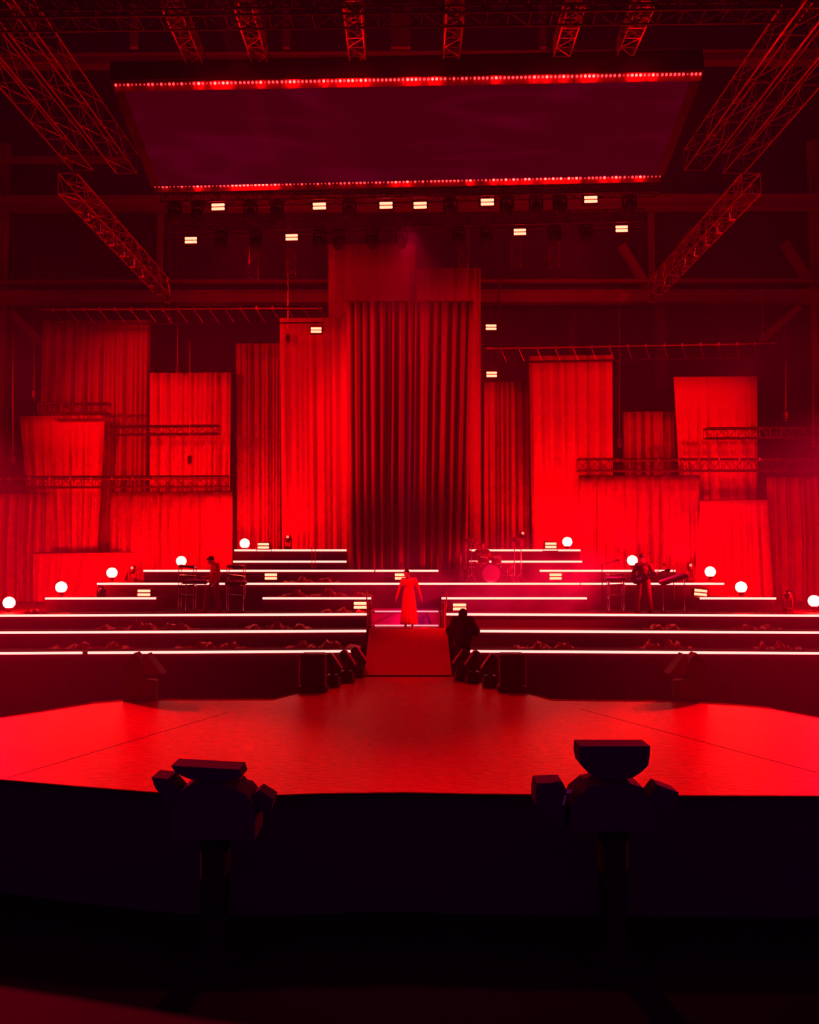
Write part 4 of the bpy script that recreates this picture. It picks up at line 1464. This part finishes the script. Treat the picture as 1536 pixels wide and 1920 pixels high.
# ---- keyboards and racks
def kstand(x0, x1, ytop, d, z, tilt, lab, boxes=True, name='keyboard_stand', yt1=None):
    a = at(x0, ytop, d); b_ = at(x1, yt1 if yt1 else ytop, d)
    c = (a + b_) / 2
    ang = math.atan2(b_.z - a.z, b_.x - a.x)
    L = (b_ - a).length
    t = thing(name, (c.x, c.y, z), lab, 'keyboard')
    R = Ry(-ang) @ Rx(tilt)
    MB().cbox(c, (L, .34, .09), .015, R).build('keyboard_case', 'black', t)
    m = MB()
    n = int(L / .03)
    for i in range(n):
        m.box(c + R @ Vector((-L / 2 + .02 + i * (L - .04) / n + .013, .08, .05)), (.024, .16, .016), R)
    o = m.build('keys', 'white', t)
    o['kind'] = 'stuff'
    for xx in (a.x + .08, b_.x - .08):
        zt = a.z + (b_.z - a.z) * (xx - a.x) / (b_.x - a.x) - .04
        MB().tube((xx, c.y, z + .004), (xx, c.y, zt), .016, 8).build('leg', 'chrome', t)
        MB().box((xx, c.y, z + .012), (.04, .42, .02)).build('foot', 'black', t)
    return t


kstand(344, 390, 1091, 24.6, ZK[2], .1, 'keyboard on two thin legs directly left of the musician with bowed head')
kstand(424, 462, 1093, 24.6, ZK[2], .1, 'small keyboard on two legs directly right of the musician with bowed head')
kstand(1136, 1174, 1086, 24.6, ZK[2], .1, 'small keyboard on thin legs left of the guitarist')
kstand(1238, 1288, 1094, 24.6, ZK[2], .2, 'long keyboard sloping up to the right beside the guitarist', yt1=1078)


def gear(px, py, d, z, lab, w=.5, n=4, seed=1):
    p = at(px, py, d)
    t = thing('synth_rack', (p.x, p.y, z), lab, 'rack')
    rnd = random.Random(seed)
    for sx in (-1, 1):
        for sy in (-1, 1):
            MB().tube((p.x + sx * w / 2, p.y + sy * .15, z + .002), (p.x + sx * w / 2, p.y + sy * .15, p.z + .1), .012, 6).build('leg', 'chrome', t)
    for k in range(n):
        zz = z + .45 + (p.z - z - .42) * k / max(1, n - 1)
        MB().cbox((p.x, p.y, zz), (w * rnd.uniform(.96, 1.15), .32, .07), .01, Ry(rnd.uniform(-.12, .12))).build('rack_unit', 'blackgloss', t)
        m = MB()
        for q in range(5):
            m.ball((p.x - w * .4 + q * w * .2, p.y - .165, zz + rnd.uniform(-.015, .015)), .011, 6, 4)
        o = m.build('knobs', 'chrome', t)
        o['kind'] = 'stuff'
    return t


gear(352, 1064, 25.2, ZK[2], 'tall rack of small devices beneath the ball lamp left of the bowed musician', .45, 4, 1)
gear(443, 1064, 25.3, ZK[2], 'tall rack of small devices right of the bowed musician', .5, 4, 2)
gear(1154, 1080, 25.3, ZK[2], 'low rack of small devices left of the guitarist', .45, 3, 3)


def micstand(px, ytop, d, z, lab, lean=.3):
    p = at(px, ytop, d)
    t = thing('microphone_stand', (p.x, p.y, z), lab, 'microphone stand')
    MB().tube((p.x, p.y, z + .02), p, .012, 6).build('pole', 'black', t)
    MB().lathe([(.13, 0), (.13, .015), (.02, .03)], (p.x, p.y, z + .001), 14).build('base', 'black', t)
    e = p + Vector((lean, 0, .12))
    MB().tube(p + Vector((-.1, 0, -.04)), e, .009, 6).build('boom_arm', 'black', t)
    MB().ball(e, .028, 10, 8).tube(e, e + Vector((.08, 0, .0)), .018, 8).build('microphone', 'blackgloss', t)


micstand(1129, 1058, 24.8, ZK[2], 'microphone stand with a long boom left of the guitarist', .45)
micstand(1263, 1066, 25.0, ZK[2], 'microphone stand behind the sloping keyboard', -.3)
micstand(868, 1040, 26.5, ZK[4], 'microphone stand at the left of the drum kit', .2)

# handrail posts
for px, y0, y1, d, lab in ((585, 1026, 1066, 27.9, 'thin upright post left of the centre drape, first of a pair'), (591, 1003, 1064, 28.0, 'taller thin upright post left of the centre drape, second of a pair'),
                          (703, 1031, 1069, 27.3, 'thin upright post at the foot of the centre drape on the left'), (821, 1042, 1069, 27.3, 'short upright post at the foot of the centre drape on the right'),
                          (466, 1015, 1030, 29.4, 'short thin post beside the highest left ball lamp')):
    a, b_ = at(px, y1, d), at(px, y0, d)
    o = MB().tube(a, b_, .014, 6).ball(b_, .022, 8, 6).box(a + Vector((0, 0, .01)), (.1, .1, .02)).build('rail_post', 'alu', loc=a)
    tag(o, lab, 'post')
for px, s, nm in ((691, 1, 'left'), (834, -1, 'right')):
    p0 = at(px - 2 * s, 1180, 23.6); p0.z = ZP
    t = thing('handrail', p0, 'curved handrail with a dark end panel on the %s side of the singer\'s platform' % nm, 'handrail')
    pts = [p0 + Vector((0, 0, 0)), p0 + Vector((0, 0, .5)), p0 + Vector((-.02 * s, .05, .8)), p0 + Vector((-.05 * s, .3, .95)), p0 + Vector((-.05 * s, .9, 1.0))]
    MB().path(pts, .018, 8).build('rail_tube', 'alu', t)
    MB().cbox(p0 + Vector((.06 * s, .25, .36)), (.10, .4, .72), .03).build('end_panel', 'foil', t)


# ---------------------------------------------------------------- large dark lamps standing in the pit in front of the stage
def P2(pts, d):
    """outline given as heights and offsets read at distance d -> (x, z)"""
    return [(at(x, y, d).x, at(x, y, d).z) for x, y in pts]


def pit_lamp(cx, d, bowl, ears, dome, neck, lab, wlabel=False):
    base = Vector((at(cx, 1500, d).x, d, 0))
    t = thing('pit_lamp', base, lab, 'stage light')
    MB().yprism(P2(bowl, d), d - .14, d + .20).build('lamp_hood', 'pitblack', t)
    MB().yprism(P2(neck, d), d - .08, d + .10).build('neck', 'pitblack', t)
    # drum shaped body
    xs = [p[0] for p in P2(dome, d)]
    MB().yprism(P2(dome, d), d - .26, d + .26).build('body', 'pitblack', t)
    for k, e in enumerate(ears):
        MB().yprism(P2(e, d), d - .18 + .05 * k, d + .16).build('side_flap', 'pitblack', t)
    zb = min(p[1] for p in P2(dome, d))
    MB().lathe([(.42, 0), (.42, .05), (.20, .10), (.16, .5), (.18, zb + .02)], base, 24)  .build('pedestal', 'pedestal', t, smooth=False)
    if wlabel:
        MB().yprism(P2([(1060, 1493), (1063, 1493), (1059, 1510), (1056, 1510)], d - .30), d - .275, d - .265).build('white_label', 'white', t)
        MB().yprism(P2([(1064, 1483), (1075, 1482), (1071, 1489), (1063, 1488)], d - .30), d - .275, d - .265).build('white_label', 'white', t)
    return t


pit_lamp(1148, 9.9,
         [(1083, 1394), (1213, 1394), (1212, 1414), (1209, 1430), (1198, 1441), (1183, 1451), (1168, 1456), (1128, 1456), (1112, 1452), (1098, 1443), (1085, 1429), (1082, 1412)],
         [[(1003, 1461), (1050, 1459), (1062, 1482), (1057, 1502), (1052, 1548), (1030, 1530), (1000, 1500), (1000, 1478)], [(1208, 1492), (1228, 1466), (1266, 1480), (1265, 1500), (1240, 1530), (1212, 1520)]],
         [(1058, 1545), (1062, 1508), (1074, 1482), (1096, 1464), (1120, 1459), (1172, 1458), (1194, 1465), (1206, 1486), (1214, 1500), (1214, 1545)],
         [(1124, 1462), (1122, 1450), (1166, 1450), (1164, 1462)],
         'large black lamp with an upright bowl shaped hood, at the stage front right', True)
pit_lamp(405, 9.9,
         [(327, 1430), (453, 1437), (458, 1451), (447, 1456), (436, 1459), (405, 1461), (385, 1459), (362, 1455), (345, 1448), (334, 1441)],
         [[(293, 1450), (323, 1453), (345, 1477), (350, 1520), (330, 1530), (313, 1486), (300, 1470)], [(478, 1485), (490, 1476), (516, 1492), (512, 1512), (480, 1520)]],
         [(332, 1560), (334, 1500), (345, 1476), (362, 1462), (385, 1459), (422, 1459), (440, 1466), (450, 1465), (455, 1472), (466, 1475), (474, 1484), (486, 1500), (486, 1560)],
         [(388, 1466), (388, 1455), (418, 1455), (418, 1466)],
         'large black lamp with a flat tipped back hood, at the stage front left')
